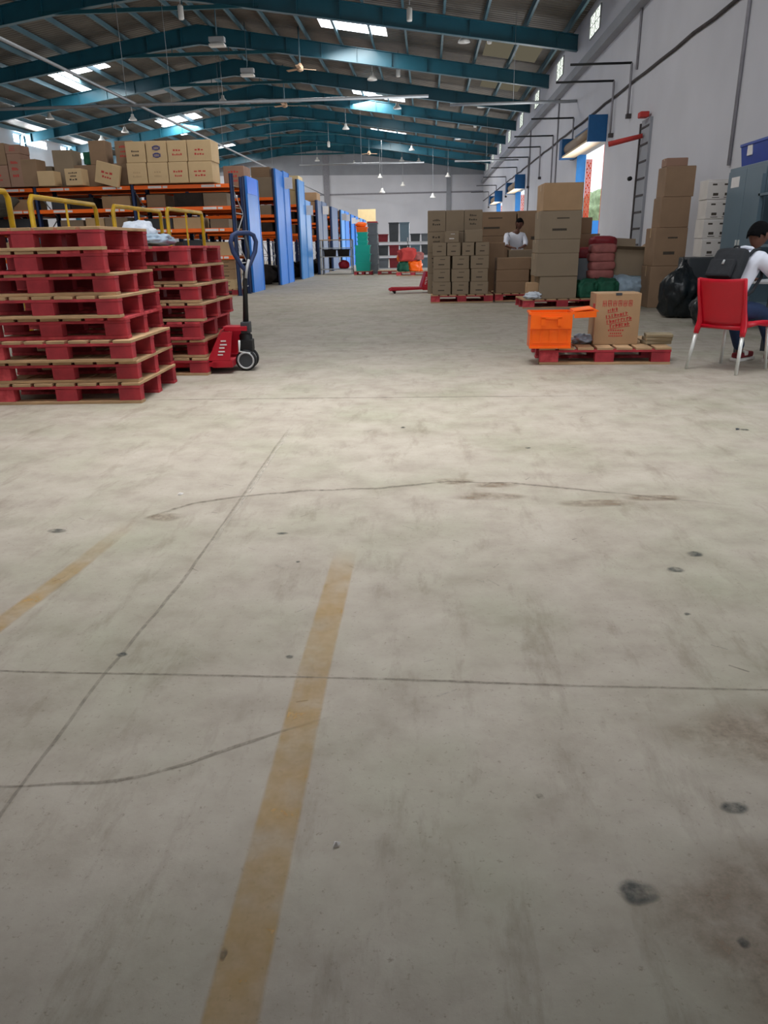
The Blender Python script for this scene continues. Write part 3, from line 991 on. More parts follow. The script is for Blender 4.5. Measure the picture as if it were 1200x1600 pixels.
carton(-9.15, 19.9, TOPZ, .5, .55, .85, 'tall grey-brown carton behind the small pale carton on the front rack', 'carton_grey')
carton(-9.42, 19.42, TOPZ, .42, .4, .34, 'small open-topped pale carton at the shelf edge left of the printed one', 'carton_light')
for k, (x, wdt, hh, mm, t) in enumerate(((-9.85, .4, .62, 'carton_dark', 'narrow brown carton left of the small open-topped one'), (-10.2, .34, .75, 'carton_pink', 'brown carton with red print beside a gap on the rack top'),
                                        (-9.75, .5, .5, 'carton_grey', 'greyish carton lying low behind the narrow ones'))):
    carton(x, 19.5 + (.5 if k == 2 else 0), TOPZ, wdt, .5, hh, t + ' of the front rack', mm, print_='ink_red' if k == 1 else None)
carton(-10.2, 19.5, TOPZ + .752, .36, .5, .2, 'flat carton with a red mark topping the red-print carton on the front rack', 'carton_pink', print_='ink_red')
# block at far left
for rr in range(2):
    for k in range(4):
        carton(-12.55 + k * .62, 19.5, TOPZ + .0 + rr * .5, .6, .7, .495,
               'brown carton, %s in the %s row of the far left block' % (LR[k], ('lower', 'upper')[rr]), 'carton_pink' if (k + rr) % 2 else 'carton_dark',
               group='dark cartons at the far left on the front rack', print_='ink_red' if k > 1 and rr == 0 else None)
blob('tarpaulin_bundle', M['tarp'], (3.2, .9, .75), seed=2, amp=.12, loc=(-11.6, 19.0, 1.95), label='dark olive tarpaulin bundle hanging off the rack beams at the left edge', cat='tarpaulin')

# ================================================================ RACKS
def rack_row(y0, dep, h, ups, levels, label, panel='blue', loaded=True, front_labels=False, panel_h=None, cap=None, sign=False, name='pallet_rack', panel_only=False, pd=None):
    e = empty(name, (ups[0], y0, 0), 0, label, 'rack', 'blue and orange pallet racks along the left')
    x0 = ups[0]
    for ui, ux in enumerate(ups):
        X = ux - x0
        for yy in (0, dep - .09):
            mb = MB()
            mb.box(X - .09, X - .075, yy, yy + .09, 0, h)
            mb.box(X - .09, X, yy, yy + .012, 0, h)
            mb.box(X - .09, X, yy + .078, yy + .09, 0, h)
            mb.box(X - .012, X, yy, yy + .03, 0, h)
            mb.box(X - .012, X, yy + .06, yy + .09, 0, h)
            mb.box(X - .12, X + .03, yy - .02, yy + .11, 0, .01)
            mb.build('upright', M['navy'] if (ui == 0 or yy > 0) else M['navy'], e)
        br = MB()
        z = .2
        s = 1
        while z + .6 < h:
            a, b = (.05, dep - .05) if s > 0 else (dep - .05, .05)
            br.tube([(X - .045, a, z), (X - .045, b, z + .6)], .014, 5)
            br.tube([(X - .045, .05, z), (X - .045, dep - .05, z)], .014, 5)
            z += .6
            s = -s
        br.build('frame_bracing', M['lgrey'], e)
    for zi, z in enumerate(levels):
        for bi in range(len(ups) - 1):
            xa, xb = ups[bi + 1] - x0 + .005, ups[bi] - x0 - .095
            for fi, yy in enumerate((-.015, dep - .045)):
                bo = boxobj('beam', M['orange'], xa, xb, yy, yy + .05, z, z + .09, e, bev=.004)
                if front_labels and fi == 0:
                    for q in (.22, .78) if zi else (.3, .8):
                        xx = xa + (xb - xa) * q
                        lb = MB().box(xx - .17, xx + .17, yy - .004, yy - .0005, z + .018, z + .075)
                        lb.box(xx + .2, xx + .32, yy - .004, yy - .0005, z + .02, z + .07)
                        lb.build('location_label', M['label'], bo)
            boxobj('shelf_deck', M['carton_dark'] if loaded else M['lgrey'], xa, xb, .04, dep - .05, z + .06, z + .085, e)
    if panel:
        p0, p1 = pd if pd else (0, dep)
        mb = MB()
        mb.box(.008, .02, p0, p1, 0.0, (panel_h or h))
        mb.box(.02, .034, p0, p0 + .05, 0.0, (panel_h or h))
        mb.box(.02, .034, p1 - .05, p1, 0.0, (panel_h or h))
        mb.box(.02, .03, p0, p1, 1.1, 1.13)
        mb.box(-.02, .034, p0 - .012, p0, 0.0, (panel_h or h))
        mb.build('end_panel', M[panel], e)
    if cap:
        boxobj('panel_cover', M[cap], .0355, .045, p0 - .02, p1 - .2, (panel_h or h) - .42, (panel_h or h), e)
    if sign:
        boxobj('sign_card', M['label'], .036, .3, p0 + .05, p0 + .06, (panel_h or h) - .55, (panel_h or h) - .2, e)
    return e


UPS = [-4.8, -7.3, -9.8, -12.3, -14.8]
LV = [1.56, 2.07, 2.58]
rack_row(19.6, 1.1, 2.9, UPS, [.9] + LV, 'front rack with orange beams and white labels facing the camera, navy end frame', panel=None, front_labels=True)
rack_row(21.0, 1.4, 2.95, [-4.8, -6.35, -9.0, -11.6, -14.2], LV, 'rack behind the front one, blue end panel topped by a bright blue cover', 'blue', cap='bright_blue')
rk = [(25.1, 1.3, 3.5, 'blue', False), (26.5, 1.0, 3.55, 'blue', True), (29.5, 1.35, 3.53, 'pale_blue', False), (31.0, 1.3, 2.9, 'pale_blue', True), (34.4, 1.4, 3.08, 'steel_blue', False),
      (35.9, 1.6, 3.1, 'steel_blue', True), (39.4, 2.6, 3.05, 'steel_blue', False), (43.7, 1.8, 3.08, 'pale_blue', True), (45.8, 2.2, 3.1, 'blue', True), (49.4, 2.0, 3.05, 'blue', True), (52.4, 2.0, 3.05, 'blue', True), (56.0, 2.0, 3.05, 'pale_blue', False), (59.0, 2.0, 3.05, 'blue', True)]
for i, (y0, d, h, pm, sg) in enumerate(rk):
    rack_row(y0, d, h, [-4.8, -7.3, -9.8], LV if i < 6 else LV[:2] + [2.5], 'rack with %s end panel, %s row back along the aisle on the left' % ({'blue': 'blue', 'pale_blue': 'pale blue', 'steel_blue': 'dull blue'}[pm], ORD[i + 2]), pm, sign=sg, panel_h=h)
# loads on the racks
contents = ['carton_dark', 'carton', 'dgrey', 'carton_grey', 'dark', 'carton_light']
for li, z in enumerate([0.985] + [q + .088 for q in LV[:2]]):
    lev = ('lowest', 'middle', 'upper')[li]
    xx = -5.0
    k = 0
    while xx > -12.0 and k < 12:
        wdt = random.choice((.42, .5, .62, .75))
        if any(u - .12 < xx and xx - wdt < u + .02 for u in UPS[1:]):
            xx -= .2
            continue
        hh = random.uniform(.22, .34) if li else random.uniform(.3, .44)
        mm = random.choice(contents)
        carton(xx - wdt / 2, 19.72, z, wdt - .02, .7, hh, '%s, %s from the right on the %s shelf, front rack' % ({'carton_dark': 'dark brown carton', 'carton': 'brown carton', 'dgrey': 'dark grey box', 'carton_grey': 'greyish carton', 'dark': 'nearly black box', 'carton_light': 'light carton'}[mm], ORD[k], lev),
               mm, group='goods on the shelves of the front rack', tape=mm.startswith('carton'))
        xx -= wdt + random.choice((.0, .04, .2))
        k += 1
# light cartons on the floor pallet under front rack end
for rr in range(3):
    for k in range(2):
        carton(-5.75 + k * .55, 19.72, .166 + rr * .245, .53, .6, .243, 'light carton, %s in the %s layer under the front rack end' % (('left', 'right')[k], ('bottom', 'middle', 'top')[rr]), 'carton_light' if rr == 0 else 'carton', group='cartons on the floor pallet under the front rack', print_='ink_dark', style=2)
for i, (y0, d, h, pm, sg) in enumerate(rk[:8]):
    yy = y0 + .1
    if d < 1.2 and i:
        pass
    for li, z in enumerate((LV[0] + .088, LV[1] + .088)):
        for k in range(2):
            mm = random.choice(contents[:5])
            carton(-5.35 - k * .75, yy + .02, z, .7, .7, random.uniform(.25, .36), '%s, %s shelf of the %s rack row, %s at the aisle end' % ({'carton_dark': 'dark brown carton', 'carton': 'brown carton', 'dgrey': 'dark grey box', 'carton_grey': 'greyish carton', 'dark': 'nearly black box', 'carton_light': 'light carton'}[mm], ('lower', 'upper')[li], ORD[i + 2], ('right', 'left')[k]), mm, group='goods at the ends of the rear racks')
    blob('dark_sack', M['dark'], (1.1, .9, .62), seed=i, amp=.15, loc=(-5.6, y0 + .62, 0), label='dark bundled sack on the floor at the end of the %s rack row' % ORD[i + 2], cat='sack', group='dark sacks under the rear racks')
# tall goods on top of the rear racks
tz = LV[2] + .088
carton(-5.15, 21.2, tz, .55, .8, .55, 'reddish brown carton on top of the second rack behind the navy frame', 'carton_pink', print_='ink_red')
carton(-5.35, 25.3, tz, .95, .8, .6, 'olive brown carton on top of the third rack row beside the blue panel', 'carton_grey')
carton(-5.3, 25.35, tz + .602, .6, .6, .3, 'flat brown carton lying over the olive carton on the third rack row', 'carton_dark')
for k in range(2):
    carton(-5.15, 29.7, tz + k * .5, .7, 1.0, .495, 'tall cream carton on the fifth rack row, %s of two' % ('lower', 'upper')[k], 'cream')
for i, (yy, n, mm) in enumerate(((34.6, 2, 'carton'), (36.1, 1, 'carton_grey'), (39.7, 1, 'cream'), (43.9, 1, 'carton'), (46.2, 1, 'carton_grey'), (52.6, 1, 'cream'))):
    for k in range(n):
        carton(-5.25, yy, tz + k * .37 - (0 if i < 4 else .08), .85, 1.1, .36, '%s carton on top of the %s rack row%s' % ({'carton': 'brown', 'carton_grey': 'olive', 'cream': 'cream'}[mm], ORD[(6, 7, 8, 9, 10, 12)[i]], '' if n == 1 else (', lower of two', ', upper of two')[k]), mm)
e = empty('sign_board', (-4.8, 62.6, 0), 0, 'large pale yellow board standing high at the far end of the racks', 'board')
MB().box(-.7, .7, 0, .06, 3.0, 3.9).build('board_panel', M['cream'], e)
for q in (-.6, .55):
    MB().box(q, q + .05, .061, .1, 0, 3.8).build('post', M['lgrey'], e)

# ================================================================ yellow guard frames
YG = [((-4.55, 6.6), (-4.37, 8.1), 1.75), ((-4.50, 8.8), (-4.56, 10.7), 1.75), ((-4.44, 11.0), (-4.38, 12.8), 1.75), ((-4.0, 12.0), (-3.95, 13.7), 1.75)]
for i, (a, b, h) in enumerate(YG):
    e = empty('guard_frame', (a[0], a[1], 0), 0, 'yellow tubular guard frame, %s from the camera behind the red pallets' % ORD[i], 'guard frame', 'yellow tubular frames behind the pallets')
    bx, by = b[0] - a[0], b[1] - a[1]
    R_ = .03
    MB().tube([(0, 0, 0), (0, 0, h - .06), (bx * .03, by * .03, h), (bx * .97, by * .97, h), (bx, by, h - .06), (bx, by, 0)], R_, 10).build('tube_frame', M['yellow'], e)
    MB().tube([(0, 0, .9), (bx, by, .9)], .02, 8).build('mid_rail', M['yellow'], e)
    MB().tube([(bx / 2, by / 2, .9), (bx / 2, by / 2, h)], .015, 8).build('centre_post', M['yellow'], e)
    for q in ((0, 0), (bx, by)):
        MB().box(q[0] - .07, q[0] + .07, q[1] - .07, q[1] + .07, 0, .012).build('foot_plate', M['yellow'], e)
# plastic bags on the second stack
for i, (x, y, s) in enumerate(((-3.0, 7.5, (.42, .4, .16)), (-2.72, 7.7, (.4, .5, .12)), (-2.9, 7.75, (.4, .3, .24)))):
    blob('plastic_bag', M['bag_white'] if i != 1 else M['bag_bluewhite'], s, seed=i + 9, amp=.25, loc=(x, y, 1.19), label=('rumpled white plastic bag at the left on the second pallet stack', 'flat pale blue bag on the second pallet stack',
         'raised white bag at the back of the second pallet stack')[i], cat='plastic bag')


# ================================================================ hand pallet trucks
def pallet_truck(x, y, rz, label, handle=True):
    """origin under the steer wheels, forks towards -X"""
    e = empty('hand_pallet_truck', (x + .05, y, 0), rz, label, 'pallet truck')
    m_ = M['pack_red']
    # forks
    for s in (-1, 1):
        yy = s * .2
        MB().prism([(-.25, yy - .08, .075), (-1.32, yy - .08, .075), (-1.42, yy - .05, .05), (-1.42, yy + .05, .05), (-1.32, yy + .08, .075), (-.25, yy + .08, .075)], (0, 0, .04)).build('fork', m_, e)
        MB().lathe([(.04, -.035), (.04, .035)], (-1.25, yy, .04), 14, 'Y').build('fork_roller', M['black'], e)
    # cross body: slanted front plate
    MB().box(-.3, -.1, -.28, .28, .06, .13, bev=.01).build('chassis', m_, e)
    sl = MB()
    sl.prism([(-.34, -.28, .13), (-.12, -.28, .13), (-.08, -.27, .40), (-.18, -.27, .40)], (0, .012, 0))
    sl.prism([(-.34, .268, .13), (-.12, .268, .13), (-.08, .258, .40), (-.18, .258, .40)], (0, .012, 0))
    sl.add([(-.345, -.28, .12), (-.345, .28, .12), (-.19, .26, .42), (-.19, -.26, .42), (-.335, -.28, .12), (-.335, .28, .12), (-.18, .26, .42), (-.18, -.26, .42)],
           [(0, 1, 2, 3), (7, 6, 5, 4), (0, 4, 5, 1), (1, 5, 6, 2), (2, 6, 7, 3), (3, 7, 4, 0)])
    sl.box(-.2, .03, -.1, .1, .39, .43)
    sl.build('body_plate', m_, e)
    mk = MB()
    for k, (xx, zz, ln) in enumerate(((-.235, .18, .05), (-.225, .21, .06), (-.215, .245, .05), (-.205, .275, .065), (-.195, .31, .05))):
        mk.box(xx, xx + ln, -.2835 + zz * .02 - .003, -.276, zz, zz + .012, Matrix.Identity(4))
    mk.build('white_lettering', M['label'], e)
    # pump and wheels
    MB().lathe([(.05, .16), (.065, .18), (.065, .34), (.045, .36), (.045, .44)], (0, 0, 0), 18).build('pump', M['black'], e)
    MB().box(-.06, .07, -.07, .07, .19, .3, bev=.01).build('pump_housing', M['black'], e)
    MB().tube([(-.05, -.1, .3), (-.06, -.1, .19), (.05, -.1, .17)], .012, 6).build('spring', M['alu'], e)
    for s in (-1, 1):
        wl = MB().lathe([(.062, -.028), (.098, -.028), (.102, -.02), (.102, .02), (.098, .028), (.062, .028)], (0, s * .075, .102), 28, 'Y').build('steer_wheel', M['black'], e)
        MB().lathe([(.018, -.03), (.062, -.03), (.07, -.0295), (.07, .0295), (.062, .03), (.018, .03)], (0, s * .075, .102), 20, 'Y').build('hub', M['dgrey'], wl)
        MB().tube([(.076 * math.cos(q * math.pi / 12), s * .075 + t_, .102 + .076 * math.sin(q * math.pi / 12)) for t_ in (-.03,) for q in range(25)], .009, 6, False).build('rim', M['lgrey'], wl)
    if handle:
        MB().box(-.035, .055, -.06, .06, .36, .47, bev=.01).build('drawbar_yoke', M['dgrey'], e)
        bs = Vector((.05, 0, .95))
        L_ = Vector((.72, .68, 0))
        MB().tube([(.01, 0, .42), (.03, 0, .78), bs + Vector((0, 0, .03))], [.03, .022, .022], 10).build('drawbar', M['black'], e)
        a = [(0, .0), (.05, .05), (.125, .17), (.145, .26), (.12, .32), (.07, .34), (-.07, .34), (-.12, .32), (-.145, .26), (-.125, .17), (-.05, .05), (0, 0)]
        MB().tube([bs + L_ * p[0] + Vector((0, 0, p[1])) for p in a], .022, 8, False).build('loop_handle', M['navy'], e)
        MB().tube([bs + L_ * .02 + Vector((0, 0, .33)), bs + L_ * .05 + Vector((0, 0, .17)), bs + L_ * .02 + Vector((0, 0, .05))], .014, 6).build('release_lever', M['dgrey'], e)
        MB().tube([bs + L_ * .05 + Vector((0, -.02, .1)), bs + L_ * .02 + Vector((0, -.025, .02)), bs + L_ * .0 + Vector((0, -.025, -.07))], .014, 6).build('tape_wrap', M['lgrey'], e)
    return e


pallet_truck(-1.86, 7.42, .06, 'red hand pallet truck with upright black handle beside the second pallet stack')
ft = pallet_truck(.02, 19.9, .12, 'far red hand pallet truck with empty forks left of the carton stacks')
ft.scale = (.75, .95, 1.2)

# ================================================================ mid-hall carton stacks
NC = [3, 3, 3, 4]
for rr in range(4):
    n = NC[rr]
    wd_ = 1.17 / n
    gaps = [(.0, .03, .0), (.03, .0, .03), (.03, .03, 0), (0, .0, .03, 0)][rr]
    for k in range(n):
        carton(.10 + wd_ * (k + .5), 16.08 + random.uniform(0, .015), .166 + rr * .256, wd_ - .015 - gaps[k], .42, .254, 'small brown carton, %s in the %s row of the mid-hall stack' % (LR[k], ('bottom', 'second', 'third', 'fourth')[rr]), 'carton_grey',
               group='small cartons on the mid-hall pallet', print_='ink_dark', style=2)
carton(.5, 16.1, 1.192, .28, .38, .22, 'small carton standing on the mid-hall stack, left of two', 'carton_grey', print_='label', style=2)
carton(.95, 16.1, 1.192, .34, .38, .24, 'small carton standing on the mid-hall stack, right of two', 'carton_grey')
for rr in range(4):
    for k in range(3):
        if rr == 3 or k < 3:
            carton(.19 + k * .38, 16.55, .166 + rr * .415, .375, .5, .412, 'larger carton, %s in the %s row behind the small ones' % (LR[k], ('bottom', 'second', 'third', 'top')[rr]), 'carton_grey',
                   group='larger cartons at the back of the mid-hall pallet', print_='ink_dark' if k != 1 else None, style=0)
# low wide cartons to the right
carton(1.78, 16.3, .166, .68, .5, .235, 'wide low carton at the bottom of the right mid-hall pallet', 'carton_dark', group='wide cartons on the right mid-hall pallet')
carton(1.78, 16.3, .402, .68, .5, .235, 'wide low carton, second layer of the right mid-hall pallet', 'carton_dark', group='wide cartons on the right mid-hall pallet')
carton(1.8, 16.32, .638, .7, .5, .235, 'wide low carton, third layer of the right mid-hall pallet', 'carton_dark', group='wide cartons on the right mid-hall pallet')
carton(2.35, 16.32, .166, .36, .5, .47, 'upright brown carton beside the wide ones on the right mid-hall pallet', 'carton')
carton(2.35, 16.32, .638, .34, .5, .235, 'small carton over the upright one on the right mid-hall pallet', 'carton')
# large flat-sided cartons behind
for k, (x, z, w_, h_) in enumerate(((1.55, 0, 1.1, .7), (1.55, .702, 1.1, .62), (1.55, 1.324, 1.1, .54), (2.68, 0, 1.1, .95), (2.68, .952, 1.1, .92))):
    carton(x, 18.9, z, w_, .7, h_, 'big dull brown carton behind the mid-hall stacks, %s' % ('bottom of the left pile', 'middle of the left pile', 'top of the left pile', 'bottom of the right pile', 'top of the right pile')[k], 'carton_dark', group='big cartons behind the mid-hall stacks', print_='ink_dark' if k in (2, 4) else None, style=2)
carton(2.04, 17.2, .0, .5, .5, 1.02, 'upright carton hiding the working man from the chest down', 'carton_grey')
carton(1.45, 17.3, .0, .5, .6, 1.18, 'tall carton left of the man behind the wide low cartons', 'carton_dark')
# tall column on the pallet
colz = [.166, .545, .98, 1.15, 1.62, 2.19]
carton(2.42, 14.42, .166, .68, .75, .40, 'large carton at the bottom of the tall column', 'carton_grey', group='cartons of the tall column')
carton(2.38, 14.40, .567, .76, .75, .40, 'large carton, second from bottom in the tall column', 'carton_grey', group='cartons of the tall column')
carton(2.39, 14.40, .968, .75, .75, .24, 'low wide carton, third from bottom in the tall column', 'carton_grey', rz=.01, group='cartons of the tall column')
carton(2.40, 14.40, 1.209, .74, .75, .48, 'large carton, fourth from bottom in the tall column', 'carton_grey', rz=-.01, group='cartons of the tall column', print_='ink_dark', style=2)
carton(2.42, 14.40, 1.69, .70, .75, .46, 'large carton with a brown smear at the top of the tall column', 'carton', rz=.02, group='cartons of the tall column')
carton(1.98, 14.55, .166, .2, .4, .28, 'small narrow carton on the pallet just left of the tall column', 'carton')
blob('plastic_bag', M['bag_white'], (.34, .22, .13), seed=5, amp=.3, loc=(1.97, 14.44, .166), label='crumpled white plastic bag on the pallet before the tall column', cat='plastic bag')
carton(3.15, 15.5, 0, .4, .6, 1.3, 'dark carton pillar behind the right side of the tall column', 'carton_dark')
carton(3.08, 15.6, 1.302, .25, .5, .3, 'small carton on the dark pillar behind the tall column', 'carton_dark')
# pink packs, green bags
for k in range(4):
    blob('pink_pack', M['sack_pink'], (.5, .4, .17), seed=20 + k, amp=.06, pw=.5, sub=4, loc=(3.28 + .02 * (k % 2), 14.98, .5 + k * .15), label='pinkish soft pack, %s of the pile behind the printed carton' % ('lowest', 'second', 'third', 'topmost')[k], cat='pack', group='pinkish packs')
for k in range(2):
    blob('maroon_pack', M['shoe'], (.5, .4, .2), seed=30 + k, amp=.08, pw=.6, loc=(3.05 + .3 * k, 15.25, .86 + .2 * k), label=('dull red pack leaning at the left of the pink pile', 'dark red pack lying on top behind the pink pile')[k], cat='pack')
boxobj('grey_bin', M['grey'], 2.86, 3.1, 15.0, 15.3, .167, .86, label='dull grey box between the tall column and the pink packs', cat='box', bev=.02)
for k in range(2):
    blob('green_bag', M['green'], (.42, .45, .34), seed=40 + k, amp=.2, pw=.55, loc=(3.0 + k * .36, 14.72 - .02 * k, .166), label='dark green bag, %s of two below the pink packs' % ('left', 'right')[k], cat='bag', group='green bags on the floor pallet')
blob('plastic_bag', M['bag_bluewhite'], (.75, .5, .38), seed=50, amp=.2, loc=(3.78, 14.85, .166), label='pale blue plastic sack under the open carton', cat='plastic bag')
# open leaning carton
e = empty('open_carton', (3.78, 14.95, .54), .15, 'open empty carton tilted on the pale blue sack', 'box')
e.rotation_euler = (0, .06, .12)
mb = MB()
for (a, b, c, d_) in ((-.3, .3, 0, .008), (-.3, .3, .46, .468), (-.3, -.292, 0, .468), (.292, .3, 0, .468)):
    mb.box(a, b, c, d_, 0, .46)
mb.box(-.3, .3, 0, .468, 0, .008)
mb.build('carton_body', M['carton_grey'], e)
MB().box(-.29, .29, 0, .008, 0, .22, Matrix.Translation((0, .468, .46)) @ Matrix.Rotation(-.3, 4, 'X')).build('flap', M['carton_grey'], e)
MB().box(-.29, .29, 0, .008, 0, .16, Matrix.Translation((0, 0, .46)) @ Matrix.Rotation(1.2, 4, 'X')).build('flap', M['carton_grey'], e)
MB().box(0, .008, .01, .45, 0, .2, Matrix.Translation((.29, 0, .46)) @ Matrix.Rotation(.9, 4, 'Y')).build('flap', M['carton_dark'], e)
# tower by the wall
carton(4.30, 14.15, .0, .60, .6, .72, 'big dull carton at the bottom of the wall-side tower', 'carton_dark', group='cartons of the wall-side tower')
carton(4.30, 14.15, .722, .56, .6, .64, 'big dull carton, second in the wall-side tower', 'carton_dark', group='cartons of the wall-side tower', print_='ink_dark', style=2)
carton(4.34, 14.2, 1.364, .50, .5, .50, 'brown carton, third in the wall-side tower', 'carton_dark', group='cartons of the wall-side tower', tape=False)
carton(4.37, 14.2, 1.866, .50, .5, .49, 'brown carton, fourth and highest full box of the wall-side tower', 'carton_dark', group='cartons of the wall-side tower', tape=False)
carton(4.30, 14.25, 2.358, .36, .3, .13, 'small reddish brown flat box on the very top of the wall-side tower', 'carton_pink', group='cartons of the wall-side tower')
# bin bags
def bagshape(q):
    if q.z > .35:
        k = max(.38, 1 - (q.z - .35) * 1.1)
        q.x *= k
        q.y *= k
    return q


blob('bin_bag', M['bag_black'], (.62, .6, .86), seed=60, amp=.22, freq=2.2, shape=bagshape, loc=(3.98, 12.3, 0), label='tall knotted black bin bag on the floor before the wall-side tower', cat='bin bag', group='black bin bags')
blob('bin_bag', M['bag_black'], (.6, .5, .62), seed=61, amp=.2, freq=2.0, shape=bagshape, loc=(4.5, 12.0, 0), label='smaller black bin bag right of the tall knotted one', cat='bin bag', group='black bin bags')
blob('bin_bag', M['bag_black'], (.5, .5, .55), seed=62, amp=.2, freq=2.0, shape=bagshape, loc=(3.95, 10.9, 0), label='squat black bin bag behind the red chair', cat='bin bag', group='black bin bags')
# dark crate and white cartons
boxobj('dark_crate', M['dgrey'], 4.2, 4.85, 12.75, 13.3, 0, .885, label='dark grey box carrying the white cartons', cat='box', bev=.02)
for k in range(4):
    e = empty('white_carton', (4.60 - .01 * (k % 2), 12.85, .888 + k * .287), 0, 'white carton with dark print, %s of the pile by the cabinet' % ('lowest', 'second', 'third', 'topmost')[k], 'box', 'white cartons by the cabinet')
    MB().box(-.2, .2, 0, .38, 0, .283, bev=.006).build('carton_body', M['whitebox'], e)
    mk = MB()
    for q in (-.13, .05):
        mk.box(q, q + .07, -.0015, 0, .2, .225)
        mk.box(q + .02, q + .1, -.0015, 0, .05, .09)
        mk.box(q + .01, q + .12, -.0015, 0, .02, .03)
    mk.build('printed_marks', M['ink_dark'], e)
    tp = MB().box(-.201, .201, -.0012, 0, .255, .262)
    tp.build('strap', M['label'], e)
# steel cabinet
e = empty('steel_cabinet', (4.5, 10.95, 0), 0, 'tall blue-grey steel cabinet against the right wall with a blue tub on top', 'cabinet')
MB().box(0, .48, 0, 1.35, .06, 2.13, bev=.01).build('cabinet_body', M['cabinet'], e)
MB().box(.03, .45, .03, 1.32, 0, .06).build('plinth', M['dgrey'], e)
for k in range(2):
    dr = MB().box(-.018, -.001, .02 + k * .66, .67 + k * .66, .1, 2.08, bev=.004).build('door', M['cabinet'], e)
    MB().box(-.035, -.019, .6 + k * .1, .63 + k * .1, 1.0, 1.14).build('handle', M['alu'], dr)
MB().box(-.02, -.0185 + .0, .9, 1.2, 1.86, 2.0).build('name_plate', M['label'], e)
e = empty('blue_tub', (4.52, 11.05, 2.13), 0, 'royal blue plastic tub on top of the steel cabinet', 'tub')
MB().prism([(0, 0, 0), (.44, 0, 0), (.48, 0, .26), (-.04, 0, .26)], (0, .9, 0)).build('tub_body', M['binblue'], e)
MB().box(-.05, .49, -.02, .92, .25, .29, bev=.008).build('lid', M['binblue'], e)
MB().box(-.04, -.025, .5, .66, .12, .26).build('sticker', M['label'], e)
# shelf with dark goods at frame edge
e = empty('metal_shelf', (4.35, 9.4, 0), 0, 'grey metal shelf with dark goods at the right edge behind the seated man', 'shelf')
for (a, b) in ((0, 0), (.5, 0), (0, 1.35), (.5, 1.35)):
    MB().box(a, a + .05, b, b + .05, 0, 1.95).build('post', M['cabinet'], e)
for z in (.3, 1.05, 1.68):
    MB().box(0, .55, 0, 1.4, z, z + .03).build('shelf_board', M['cabinet'], e)
MB().box(.5, .54, .05, 1.4, .3, 1.9).build('back_sheet', M['cabinet'], e)
for k, (b, z, s) in enumerate(((.35, 1.713, (.45, .6, .3)), (1.0, 1.713, (.45, .6, .24)), (.7, 1.083, (.45, .9, .4)))):
    blob('dark_bag', M['rucksack'], s, seed=70 + k, amp=.2, loc=(4.35 + .26, 9.4 + b, z), label='black bag on the metal shelf, %s' % ('top board near end', 'top board far end', 'middle board')[k], cat='bag')

# ================================================================ near pallet load
# orange attached-lid crate
e = empty('orange_crate', (1.03, 7.5, .12), -.05, 'bright orange plastic crate with its lid flap open on the near pallet', 'crate')
e.location = (1.01, 7.49, .167)
cw, cdp, ch = .40, .32, .345


def frustum(mb, x0, x1, y0, y1, z0, z1, ix, iy):
    mb.add([(x0 + ix, y0 + iy, z0), (x1 - ix, y0 + iy, z0), (x1 - ix, y1 - iy, z0), (x0 + ix, y1 - iy, z0), (x0, y0, z1), (x1, y0, z1), (x1, y1, z1), (x0, y1, z1)],
           [(0, 3, 2, 1), (4, 5, 6, 7), (0, 1, 5, 4), (1, 2, 6, 5), (2, 3, 7, 6), (3, 0, 4, 7)])


mb = MB()
t = .008
for (a0, a1, b0, b1) in ((0, cw, 0, t), (0, cw, cdp - t, cdp), (0, t, t, cdp - t), (cw - t, cw, t, cdp - t)):
    frustum(mb, a0, a1, b0, b1, 0, ch, .0, .0)
mb.box(t, cw - t, t, cdp - t, 0, .01)
mb.build('crate_body', M['plastic_orange'], e)
rim = MB()
rim.box(-.012, cw + .012, -.014, .002, ch - .02, ch)
rim.box(-.012, cw + .012, cdp - .002, cdp + .014, ch - .02, ch)
rim.box(-.014, .002, -.012, cdp + .012, ch - .02, ch)
rim.box(cw - .002, cw + .014, -.012, cdp + .012, ch - .02, ch)
rim.build('rim', M['plastic_orange'], e)
rb = MB()
rb.box(.0, cw, -.02, 0, .19, ch - .02)
rb.box(.0, cw, -.014, 0, .0, .02)
rb.box(.1, .14, -.036, -.019, .22, .3)
rb.box(.26, .3, -.036, -.019, .22, .3)
rb.box(.1, .3, -.036, -.019, .285, .305)
rb.box(.02, cw - .02, -.008, 0, .05, .06)
for k in range(5):
    rb.box(.02 + k * .085, .03 + k * .085, -.006, 0, .06, .2)
rb.build('ribs', M['plastic_orange'], e)
MB().box(cw + .004, cw + .012, 0, cdp, -.19, .0, Matrix.Translation((cw + .012, 0, ch)) @ Matrix.Rotation(-math.pi / 2 - .12, 4, 'Y') @ Matrix.Translation((-cw, 0, 0))).build('lid_flap', M['plastic_orange'], e)
fl = MB()
fl.box(0, .21, -.012, cdp + .012, 0, .008, Matrix.Translation((cw + .014, 0, ch - .006)) @ Matrix.Rotation(-.04, 4, 'Y'))
fl.box(.0, .21, -.014, -.01, -.05, .008, Matrix.Translation((cw + .014, 0, ch - .006)) @ Matrix.Rotation(-.04, 4, 'Y'))
for k in range(4):
    fl.box(.19, .235, k * .085, k * .085 + .05, 0, .008, Matrix.Translation((cw + .014, 0, ch - .006)) @ Matrix.Rotation(-.04, 4, 'Y'))
fl.build('lid_flap', M['plastic_orange'], e)
